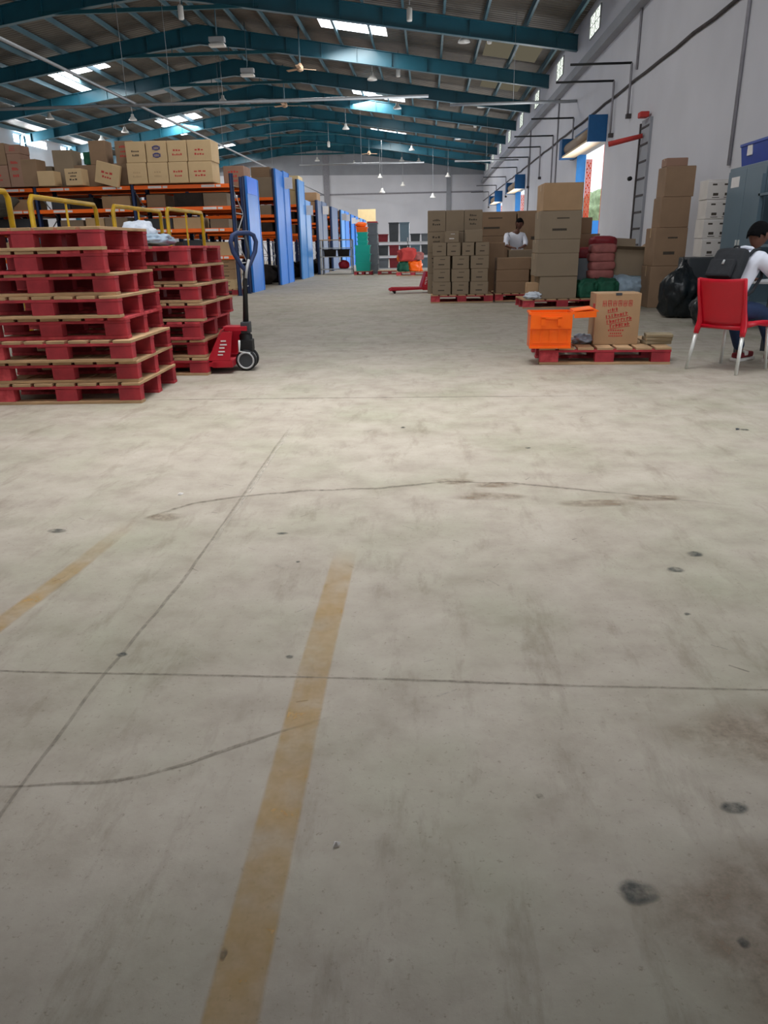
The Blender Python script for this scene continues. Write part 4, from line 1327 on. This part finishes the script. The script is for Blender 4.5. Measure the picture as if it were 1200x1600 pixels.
# printed carton
e = empty('printed_carton', (1.90, 7.72, .166), -.035, 'tall brown carton with red printed lettering on the near pallet', 'box')
W_, D_, H_ = .44, .34, .50
MB().box(-W_ / 2, W_ / 2, 0, D_, 0, H_, bev=.006).build('carton_body', M['carton'], e)
MB().box(-W_ / 2 - .001, W_ / 2 + .001, D_ / 2 - .025, D_ / 2 + .025, H_ - .001, H_ + .002).build('tape', M['tape'], e)
mb = MB()
t = .0018
rnd = random.Random(3)
# top line: bold characters
for k in range(6):
    x0 = -.15 + k * .05
    mb.box(x0, x0 + .036, -t, 0, .40, .405)
    mb.box(x0, x0 + .006, -t, 0, .375, .432)
    mb.box(x0 + .03, x0 + .036, -t, 0, .375, .432)
    mb.box(x0 + .015, x0 + .02, -t, 0, .37, .435)
    if k % 2:
        mb.box(x0, x0 + .036, -t, 0, .43, .434)
# slanting script in three bars with outline
rot = lambda z, x: Matrix.Translation((x, 0, z)) @ Matrix.Rotation(-.16, 4, 'Y')
for (zc, xc, wd2, n) in ((.335, -.05, .1, 5), (.285, -.005, .22, 8), (.235, .02, .25, 9), (.185, .03, .2, 7)):
    R4 = rot(zc, xc)
    mb.box(-wd2 / 2, wd2 / 2, -t, 0, -.017, -.012, R4)
    for k in range(n):
        xx = -wd2 / 2 + (k + .15) * wd2 / n
        hh = rnd.uniform(.015, .028)
        mb.box(xx, xx + wd2 / n * .3, -t, 0, -.008, hh, R4)
        mb.box(xx, xx + wd2 / n * .75, -t, 0, rnd.choice((-.004, .01, hh - .006)), rnd.choice((-.004, .01, hh - .006)) + .006, R4)
for (zc, n, wd2) in ((.135, 7, .16), (.105, 6, .12), (.08, 8, .14)):
    for k in range(n):
        xx = -wd2 / 2 + k * wd2 / n
        mb.box(xx, xx + wd2 / n * .6, -t, 0, zc, zc + .014)
mb.build('printed_marks', M['ink_red'], e)
MB().box(-W_ / 2 - .002, -W_ / 2, .02, .14, .28, .4).build('side_print', M['ink_red'], e)
MB().box(-.03, .03, -.003, D_ * .1, H_ - .02, H_ + .003).build('tape_end', M['dgrey'], e)
blob('plastic_bag', M['bag_bluewhite'], (.24, .2, .1), seed=80, amp=.3, loc=(1.6, 7.86, .166), label='small grey plastic bag between the orange crate and the printed carton', cat='plastic bag')
for k in range(3):
    MB().box(-.13, .13, -.09, .09, 0, .034, bev=.008).build('paper_bundle', M['paper'], label='bundle of folded kraft paper, %s of three at the right end of the near pallet' % ('bottom', 'middle', 'top')[k], cat='paper bundle',
                                                 loc=(2.32 + .008 * k, 7.78 - .01 * k, .166 + k * .035), rot=(0, 0, .1 - .12 * k), group='paper bundles on the near pallet')

# ================================================================ far aisle goods
def tote(x, y, z, w_, d_, h_, m_, label, group=None, name='plastic_crate'):
    e = empty(name, (x, y, z), 0, label, 'crate', group)
    mb = MB()
    mb.add([(-w_ * .46, .02, 0), (w_ * .46, .02, 0), (w_ * .46, d_ - .02, 0), (-w_ * .46, d_ - .02, 0), (-w_ / 2, 0, h_), (w_ / 2, 0, h_), (w_ / 2, d_, h_), (-w_ / 2, d_, h_)],
           [(0, 3, 2, 1), (4, 5, 6, 7), (0, 1, 5, 4), (1, 2, 6, 5), (2, 3, 7, 6), (3, 0, 4, 7)])
    mb.build('crate_body', M[m_], e)
    mb = MB()
    mb.box(-w_ / 2 - .02, w_ / 2 + .02, -.02, d_ + .02, h_ - .05, h_ - .005)
    mb.build('rim', M[m_], e)
    return e


for k in range(3):
    tote(-2.72, 32.65, .166 + k * .345, .62, .5, .345, 'teal', 'wide teal crate, %s of three at the end of the rack aisle' % ('bottom', 'middle', 'top')[k], 'wide teal crates')
for k in range(3):
    tote(-2.72, 32.7, 1.202 + k * .17, .42, .4, .17, 'teal', 'small teal crate, %s above the wide teal crates' % ('lowest', 'middle', 'upper')[k], 'small teal crates')
tote(-2.74, 32.7, 1.713, .46, .4, .2, 'plastic_orange', 'orange crate topping the teal crates')
blob('orange_bag', M['plastic_orange'], (.5, .4, .2), seed=90, loc=(-2.78, 32.9, 1.914), label='orange cloth heap on top of the orange crate', cat='bag')
for k in range(5):
    tote(-2.38, 33.9, 0.0 + k * .42, .42, .6, .42, 'grey', 'grey tote, %s in the grey column right of the teal crates' % ('lowest', 'second', 'third', 'fourth', 'topmost')[k], 'grey totes in the column')
boxobj('red_tray', M['pack_red'], -2.6, -2.15, 33.9, 34.4, 2.101, 2.15, label='dark red tray on top of the grey column', cat='tray')
# shelving with grey bins
e = empty('bin_shelving', (-2.35, 36.5, 0), 0, 'low open shelving with grey bins at the far end of the aisle', 'shelving')
for x in (0, 1.4, 2.8, 3.6):
    for y in (0, .6):
        MB().box(x, x + .05, y, y + .05, 0, 1.5).build('post', M['lgrey'], e)
for z in (.12, .68, 1.28):
    MB().box(0, 3.65, 0, .65, z, z + .045).build('shelf_board', M['lgrey'], e)
k = 0
for zi, z in enumerate((.166, .726, 1.326)):
    for xi in range(7):
        tote(-2.35 + .28 + xi * .5, 36.52, z, .44, .55, (.44, .46, .34)[zi] + (.5 if (zi == 2 and xi in (1, 2)) else 0), ('grey', 'dgrey', 'grey', 'dgrey', 'cabinet', 'dgrey', 'grey')[(xi + zi) % 7] if (xi, zi) not in ((1, 0), (1, 1), (0, 2)) else 'shoe',
             '%s bin, %s on the %s board of the far low shelving' % ('maroon' if (xi, zi) in ((1, 0), (1, 1), (0, 2)) else 'grey', LR[xi], ('bottom', 'middle', 'top')[zi]), 'bins on the far low shelving', 'storage_bin')
# sacks
for i, (x, z, s, m_) in enumerate(((-.95, .166, (.55, .5, .38), 'green'), (-.5, .166, (.6, .5, .42), 'plastic_orange'), (-.8, .56, (.75, .5, .5), 'ink_red'), (-.4, .6, (.5, .4, .3), 'sack_pink'), (-1.0, .55, (.45, .3, .3), 'plastic_orange'))):
    blob('sack', M[m_], s, seed=100 + i, amp=.22, pw=.6, loc=(x, 31.3, z), label=('green sack at the bottom of the far heap', 'orange sack at the bottom right of the far heap', 'big red-orange sack on the far heap', 'pinkish sack at the back of the far heap', 'small orange sack at the left of the far heap')[i], cat='sack', group='heap of sacks on the far pallet')
# packing bench left of teal crates
e = empty('packing_bench', (-4.7, 34.0, 0), 0, 'low shelving unit between the rack ends and the teal crates', 'bench')
for x in (0, 1.35):
    for y in (0, .7):
        MB().box(x, x + .05, y, y + .05, 0, 1.45).build('leg', M['lgrey'], e)
for z in (.2, .72, 1.08, 1.42):
    MB().box(0, 1.4, 0, .75, z, z + .035).build('board', M['lgrey'] if z < 1.4 else M['carton_light'], e)
blob('red_bundle', M['pack_red'], (.5, .4, .36), seed=110, loc=(-3.7, 34.35, .235), label='red bundle on the low board left of the teal crates', cat='bundle')
for k in range(2):
    tote(-4.3 + k * .6, 34.1, .757, .5, .5, .3, 'dark', 'dark box, %s of two in the low shelving unit' % ('left', 'right')[k], 'dark boxes in the low shelving')


# ================================================================ PLASTIC CHAIR
CH = Vector((.785, .62, 0)).normalized()   # chair's forward
def chair(x, y, ang, label):
    """origin on the floor under the seat centre; forward is +Y"""
    e = empty('plastic_chair', (x, y, 0), ang, label, 'chair')
    # seat
    n = 12
    vs, fs = [], []
    for j in range(n + 1):
        for i in range(n + 1):
            a, b = i / n * 2 - 1, j / n * 2 - 1
            xx = a * (.215 + .01 * b)
            yy = b * .215
            z = .445 - .012 * (1 - a * a) * (1 - b * b) - .02 * max(0, b) ** 3 + .012 * abs(a) ** 4
            vs.append((xx, yy, z))
    for j in range(n):
        for i in range(n):
            k = j * (n + 1) + i
            fs.append((k, k + 1, k + n + 2, k + n + 1))
    s = MB().add(vs, fs, True).build('seat', M['chair_red'], e)
    so = s.modifiers.new('s', 'SOLIDIFY')
    so.thickness = .03
    # backrest: curved shell
    vs, fs = [], []
    nj = 14
    for j in range(nj + 1):
        for i in range(n + 1):
            a, b = i / n * 2 - 1, j / nj
            hw = .205 + .02 * b
            z = .43 + b * .40
            if b > .85:
                z -= .012 * (1 - a * a)
            yy = -.20 - .10 * b - .035 * (1 - a * a)
            vs.append((a * hw, yy, z))
    for j in range(nj):
        for i in range(n):
            k = j * (n + 1) + i
            fs.append((k, k + 1, k + n + 2, k + n + 1))
    b_ = MB().add(vs, fs, True).build('backrest', M['chair_red'], e)
    so = b_.modifiers.new('s', 'SOLIDIFY')
    so.thickness = .014
    so.offset = 0
    for s_ in (-1, 1):
        MB().tube([(s_ * .225, -.305, .825), (s_ * .222, -.28, .7), (s_ * .215, -.24, .55), (s_ * .215, -.215, .44), (s_ * .225, -.235, .37), (s_ * .228, -.245, .33)], [.012, .016, .02, .03, .027, .022], 10).build('back_rail', M['chair_red'], e)
        MB().tube([(s_ * .212, -.2, .425), (s_ * .215, 0, .43), (s_ * .212, .2, .41)], [.028, .018, .024], 8).build('side_rail', M['chair_red'], e)
        MB().tube([(s_ * .226, -.24, .345), (s_ * .25, -.30, .0)], [.017, .015], 12).build('leg', M['alu'], e)
        MB().tube([(s_ * .205, .2, .41), (s_ * .225, .235, .0)], [.016, .014], 12).build('leg', M['alu'], e)
    MB().tube([(-.21, -.215, .40), (.21, -.215, .40)], .02, 8).build('rear_rail', M['chair_red'], e)
    return e


ang = math.atan2(CH.y, CH.x) - math.pi / 2
chair(2.845, 7.18, ang, 'red plastic chair with white tube legs at the right, the man sits on it')


# ================================================================ PEOPLE
def skinned(name, verts, edges, radii, m_, parent, sub=2, root=0):
    me = bpy.data.meshes.new(name)
    me.from_pydata([tuple(v) for v in verts], edges, [])
    o = bpy.data.objects.new(name, me)
    COL.objects.link(o)
    md = o.modifiers.new('skin', 'SKIN')
    md.use_smooth_shade = True
    for i, rr in enumerate(radii):
        sv = me.skin_vertices[0].data[i]
        sv.radius = rr if isinstance(rr, tuple) else (rr, rr)
        sv.use_root = (i == root)
    sb = o.modifiers.new('sub', 'SUBSURF')
    sb.levels = sb.render_levels = sub
    me.materials.append(m_)
    if parent:
        o.parent = parent
    return o


def chain(lst):
    """lst of (point, radius); returns verts, edges, radii"""
    return [p for p, _ in lst], [(i, i + 1) for i in range(len(lst) - 1)], [r_ for _, r_ in lst]


def head_obj(parent, c, fwd, up, s=.115, m_='skin'):
    """head with face features, centre c, facing fwd"""
    f = Vector(fwd).normalized()
    u_ = Vector(up)
    u_ = (u_ - f * u_.dot(f)).normalized()
    rt = f.cross(u_)
    B = Matrix((rt, f, u_)).transposed().to_4x4()
    B.translation = c
    bm = bmesh.new()
    bmesh.ops.create_icosphere(bm, subdivisions=4, radius=1)
    for v in bm.verts:
        p = v.co
        x, y_, z = p.x * .68, p.y * .86, p.z
        if z < 0:
            k = 1 + .38 * z
            x *= k
            y_ = y_ * (1 + .2 * z) + .06 * -z
        fr = max(0, p.y)
        nose = math.exp(-((p.x / .16) ** 2 + ((p.z + .12) / .24) ** 2)) * fr
        y_ += .2 * nose
        for sx in (-1, 1):
            y_ -= .1 * math.exp(-(((p.x - sx * .34) / .17) ** 2 + ((p.z - .08) / .12) ** 2)) * fr
        y_ += .05 * math.exp(-((p.x / .3) ** 2 + ((p.z + .48) / .09) ** 2)) * fr
        y_ -= .04 * math.exp(-((p.x / .3) ** 2 + ((p.z + .42) / .04) ** 2)) * fr
        v.co = Vector((x, y_, z)) * s
    for sx in (-1, 1):
        r_ = bmesh.ops.create_icosphere(bm, subdivisions=2, radius=1)
        for v in r_['verts']:
            v.co = Vector((sx * .69 + v.co.x * .09, -.05 + v.co.y * .16, .0 + v.co.z * .26)) * s
    me = bpy.data.meshes.new('head')
    bm.to_mesh(me)
    bm.free()
    me.polygons.foreach_set('use_smooth', [True] * len(me.polygons))
    me.materials.append(M[m_])
    o = bpy.data.objects.new('head', me)
    COL.objects.link(o)
    o.parent = parent
    o.matrix_local = B
    # hair
    bm = bmesh.new()
    bmesh.ops.create_icosphere(bm, subdivisions=4, radius=1)
    dl = [v for v in bm.verts if (v.co.z < -.25 + .0 and v.co.y > -.45) or (v.co.y > .35 and v.co.z < .42) or (v.co.z < -.45) or (v.co.y > .0 and v.co.z < .12)]
    bmesh.ops.delete(bm, geom=dl, context='VERTS')
    for v in bm.verts:
        k = 1.09 + .035 * noise.noise(v.co * 6)
        v.co = Vector((v.co.x * .70 * k, v.co.y * .88 * k, v.co.z * 1.0 * k)) * s
    me = bpy.data.meshes.new('hair')
    bm.to_mesh(me)
    bm.free()
    me.polygons.foreach_set('use_smooth', [True] * len(me.polygons))
    me.materials.append(M['hair'])
    h = bpy.data.objects.new('hair', me)
    COL.objects.link(h)
    h.parent = o
    so = h.modifiers.new('s', 'SOLIDIFY')
    so.thickness = .012
    ey = MB()
    for sx in (-1, 1):
        ey.lathe([(.002, -.006), (.01, -.003), (.01, .003), (.002, .006)], (sx * .34 * .68 * s, .80 * s * .94, .08 * s), 10, 'Y')
    ey.build('eyes', M['black'], o)
    return o


def arm_hand(V, E, Rr, i_sh, elbow, wrist, hdir, palm_n, r0=.046):
    """extends lists with an arm and a five-fingered hand"""
    a = len(V)
    V += [elbow, wrist]
    Rr += [.038, .026]
    E += [(i_sh, a), (a, a + 1)]
    hd = Vector(hdir).normalized()
    pn = Vector(palm_n)
    pn = (pn - hd * pn.dot(hd)).normalized()
    sd = hd.cross(pn)
    w_ = Vector(wrist)
    palm = w_ + hd * .05
    V.append(palm)
    Rr.append((.032, .018))
    E.append((a + 1, a + 2))
    pi_ = a + 2
    for k, (off, ln) in enumerate(((-.03, .068), (-.01, .078), (.01, .074), (.03, .058))):
        b = len(V)
        base = palm + hd * .04 + sd * off
        V += [base, base + hd * ln * .5 - pn * .008, base + hd * ln * .85 - pn * .03]
        Rr += [.0095, .0088, .0075]
        E += [(pi_, b), (b, b + 1), (b + 1, b + 2)]
    b = len(V)
    th = w_ + hd * .03 - sd * .03
    V += [th, th + hd * .03 - sd * .022, th + hd * .055 - sd * .026 - pn * .008]
    Rr += [.012, .0105, .009]
    E += [(pi_, b), (b, b + 1), (b + 1, b + 2)]


def seated_man():
    f = CH
    rt = Vector((f.y, -f.x, 0))
    up = Vector((0, 0, 1))
    O = Vector((2.755, 7.22, 0))
    P = lambda a, b, z: O + f * a + rt * b + up * z
    e = empty('person', (0, 0, 0), 0, 'seated person in white shirt and navy jeans leaning over the desk, black rucksack on back', 'person')
    # one continuous body: torso, neck, arms with hands, legs
    V = [P(-.02, 0, .54), P(.03, 0, .66), P(.12, 0, .82), P(.20, 0, .96), P(.25, 0, 1.03), P(.29, 0, 1.08)]
    Rr = [(.13, .10), (.125, .095), (.14, .10), (.13, .09), (.055, .055), (.05, .05)]
    E = [(0, 1), (1, 2), (2, 3), (3, 4), (4, 5)]
    hands = []
    for s in (-1, 1):
        a = len(V)
        V.append(P(.20, s * .16, .98))
        Rr.append(.055)
        E.append((3, a))
        el = P(.36, s * .27, .80)
        wr_ = P(.58, s * .16, .785)
        arm_hand(V, E, Rr, a, el, wr_, f * 1 - rt * s * .25, up)
        # leg
        h = len(V)
        kx = .40
        foot_back = .54 if s < 0 else .7
        V += [P(.02, s * .10, .53), P(kx, s * .13, .50), P(foot_back + .02, s * .12, .12), P(foot_back, s * .12, .06), P(foot_back + .14, s * .13, .035)]
        Rr += [.085, .062, .038, .035, .028]
        E += [(0, h), (h, h + 1), (h + 1, h + 2), (h + 2, h + 3), (h + 3, h + 4)]
    skinned('body', V, E, Rr, M['skin'], e)
    # shirt: torso plus short sleeves
    V = [P(-.02, 0, .52), P(.03, 0, .66), P(.12, 0, .82), P(.20, 0, .955), P(.245, 0, 1.02)]
    Rr = [(.155, .125), (.15, .12), (.165, .125), (.15, .105), (.07, .065)]
    E = [(0, 1), (1, 2), (2, 3), (3, 4)]
    for s in (-1, 1):
        a = len(V)
        V += [P(.20, s * .165, .975), P(.29, s * .23, .875), P(.35, s * .26, .81)]
        Rr += [.075, .066, .062]
        E += [(3, a), (a, a + 1), (a + 1, a + 2)]
    skinned('shirt', V, E, Rr, M['shirt'], e)
    V = [P(-.03, 0, .53)]
    Rr = [(.15, .10)]
    E = []
    for s in (-1, 1):
        a = len(V)
        fb = .54 if s < 0 else .7
        V += [P(.05, s * .10, .53), P(.25, s * .12, .52), P(.41, s * .13, .50), P(.42 if s < 0 else .52, s * .13, .36), P(fb + .02, s * .12, .11)]
        Rr += [.098, .09, .076, .066, .055]
        E += [(0, a), (a, a + 1), (a + 1, a + 2), (a + 2, a + 3), (a + 3, a + 4)]
    skinned('jeans', V, E, Rr, M['jeans'], e)
    for s in (-1, 1):
        fb = .54 if s < 0 else .7
        c = P(fb + .06, s * .12, 0)
        Mt = Matrix.Translation(c) @ Matrix.Rotation(math.atan2(f.y, f.x), 4, 'Z')
        sh = MB().box(-.11, .16, -.045, .045, .03, .085, Mt, bev=.022).build('shoe', M['shoe'], e)
        MB().box(-.12, .17, -.05, .05, 0, .03, Mt, bev=.01).build('sole', M['foam'], sh)
        MB().box(-.02, .05, -.047, .047, .05, .095, Mt, bev=.01).build('laces', M['foam'], sh)
    hd = head_obj(e, P(.35, .02, 1.18), f * .9 + up * -.45 + rt * .1, up + f * .4, .118)
    MB().tube([P(.24, -.085, 1.035), P(.3, -.06, 1.05), P(.33, 0, 1.035), P(.3, .06, 1.05), P(.24, .085, 1.035), P(.2, .06, 1.07), P(.19, 0, 1.08), P(.2, -.06, 1.07), P(.24, -.085, 1.035)], .016, 8, False).build('collar', M['shirt'], e)
    # rucksack is worn: a thing of its own
    b = empty('rucksack', (0, 0, 0), 0, 'black rucksack worn on the back of the seated man', 'rucksack')
    R4 = Matrix((f, rt, up)).transposed().to_4x4()
    R4.translation = P(-.06, 0, .70)
    R4 = R4 @ Matrix.Rotation(.5, 4, 'Y')
    bb = MB().box(-.17, -.02, -.16, .16, 0.02, .37, R4, bev=.07).build('bag_body', M['rucksack'], b)
    sb = bb.modifiers.new('s', 'SUBSURF')
    sb.levels = sb.render_levels = 1
    MB().box(-.21, -.16, -.12, .12, .05, .22, R4, bev=.02).build('front_pocket', M['rucksack'], b)
    MB().tube([R4 @ Vector((-.08, -.03, .36)), R4 @ Vector((-.08, -.02, .4)), R4 @ Vector((-.08, .02, .4)), R4 @ Vector((-.08, .03, .36))], .01, 6).build('grab_handle', M['rucksack'], b)
    for s in (-1, 1):
        MB().tube([P(.05, s * .09, .97), P(.15, s * .115, 1.055), P(.23, s * .12, 1.055), P(.31, s * .12, .96), P(.27, s * .15, .82), P(.12, s * .165, .70), P(.0, s * .15, .64)], .015, 8).build('strap', M['rucksack'], b)
    MB().tube([R4 @ Vector((-.21, .02, .2)), R4 @ Vector((-.215, .02, .16))], .01, 6).build('buckle', M['lgrey'], b)


seated_man()


def standing_man():
    X, Y = 2.02, 18.05
    P = lambda a, b, z: Vector((X + a, Y + b, z))
    e = empty('person', (0, 0, 0), 0, 'dark-haired person in a white shirt bending behind the cartons in mid hall', 'person')
    V = [P(.05, .02, .90), P(.04, 0, 1.02), P(.0, -.05, 1.18), P(-.03, -.1, 1.32), P(-.01, -.14, 1.40), P(.02, -.17, 1.45)]
    Rr = [(.13, .1), (.125, .09), (.145, .1), (.13, .085), (.055, .055), (.05, .05)]
    E = [(0, 1), (1, 2), (2, 3), (3, 4), (4, 5)]
    for s in (-1, 1):
        a = len(V)
        V.append(P(-.03 + s * .17, -.1, 1.33))
        Rr.append(.05)
        E.append((3, a))
        arm_hand(V, E, Rr, a, P(-.03 + s * .24, -.22, 1.12), P(-.03 + s * .1, -.42, 1.06), Vector((-s * .4, -1, 0)), Vector((0, 0, 1)))
        h = len(V)
        V += [P(s * .1 + .05, .02, .86), P(s * .11 + .05, 0, .48), P(s * .12 + .05, .04, .09), P(s * .13 + .05, -.1, .04)]
        Rr += [.085, .06, .04, .03]
        E += [(0, h), (h, h + 1), (h + 1, h + 2), (h + 2, h + 3)]
    skinned('body', V, E, Rr, M['skin'], e)
    V = [P(.05, .02, .86), P(.04, 0, 1.02), P(.0, -.05, 1.18), P(-.03, -.1, 1.31), P(-.015, -.13, 1.38)]
    Rr = [(.155, .12), (.15, .115), (.165, .12), (.15, .1), (.07, .065)]
    E = [(0, 1), (1, 2), (2, 3), (3, 4)]
    for s in (-1, 1):
        a = len(V)
        V += [P(-.03 + s * .175, -.1, 1.32), P(-.03 + s * .225, -.19, 1.18), P(-.03 + s * .2, -.28, 1.1)]
        Rr += [.068, .06, .05]
        E += [(3, a), (a, a + 1), (a + 1, a + 2)]
    skinned('shirt', V, E, Rr, M['shirt'], e)
    V = [P(.05, .02, .88)]
    Rr = [(.15, .115)]
    E = []
    for s in (-1, 1):
        a = len(V)
        V += [P(s * .1 + .05, .02, .8), P(s * .11 + .05, 0, .48), P(s * .12 + .05, .03, .1)]
        Rr += [.1, .078, .06]
        E += [(0, a), (a, a + 1), (a + 1, a + 2)]
    skinned('trousers', V, E, Rr, M['jeans'], e)
    for s in (-1, 1):
        MB().box(X + s * .12 + .0, X + s * .12 + .09, Y - .17, Y + .1, 0, .08, bev=.02).build('shoe', M['black'], e)
    head_obj(e, P(.04, -.2, 1.56), (-.25, -1, -.35), (0, -.2, 1), .12)


standing_man()

# desk in front of the seated man
e = empty('desk', (3.62, 7.82, 0), ang, 'pale grey desk top in front of the seated man at the right edge', 'desk')
MB().box(-.45, .75, -.2, .4, .725, .75, bev=.004).build('desk_top', M['lgrey'], e)
for (a, b) in ((-.41, -.16), (.70, -.16), (-.41, .36), (.70, .36)):
    MB().box(a - .02, a + .02, b - .02, b + .02, 0, .725).build('leg', M['dgrey'], e)
MB().box(-.4, .7, .3, .32, .3, .7).build('modesty_panel', M['grey'], e)
# small litter on the slab
for i, (x, y, s) in enumerate(((-.19, 1.165, .012), (-1.24, 3.41, .02), (1.97, 4.72, .025))):
    MB().add([(0, 0, .002), (s, .3 * s, .002), (1.3 * s, s, .006), (.2 * s, .8 * s, .01), (.6 * s, .5 * s, .012)], [(0, 1, 4), (1, 2, 4), (2, 3, 4), (3, 0, 4), (0, 3, 2, 1)]).build('paper_scrap', M['label'] if i < 2 else M['dgrey'],
        label=('tiny pale scrap on the floor near the yellow line', 'pale curled scrap on the floor by the crack', 'dark scrap on the bright floor at the right')[i], cat='litter', loc=(x, y, .001))
print('objects', len(bpy.data.objects))
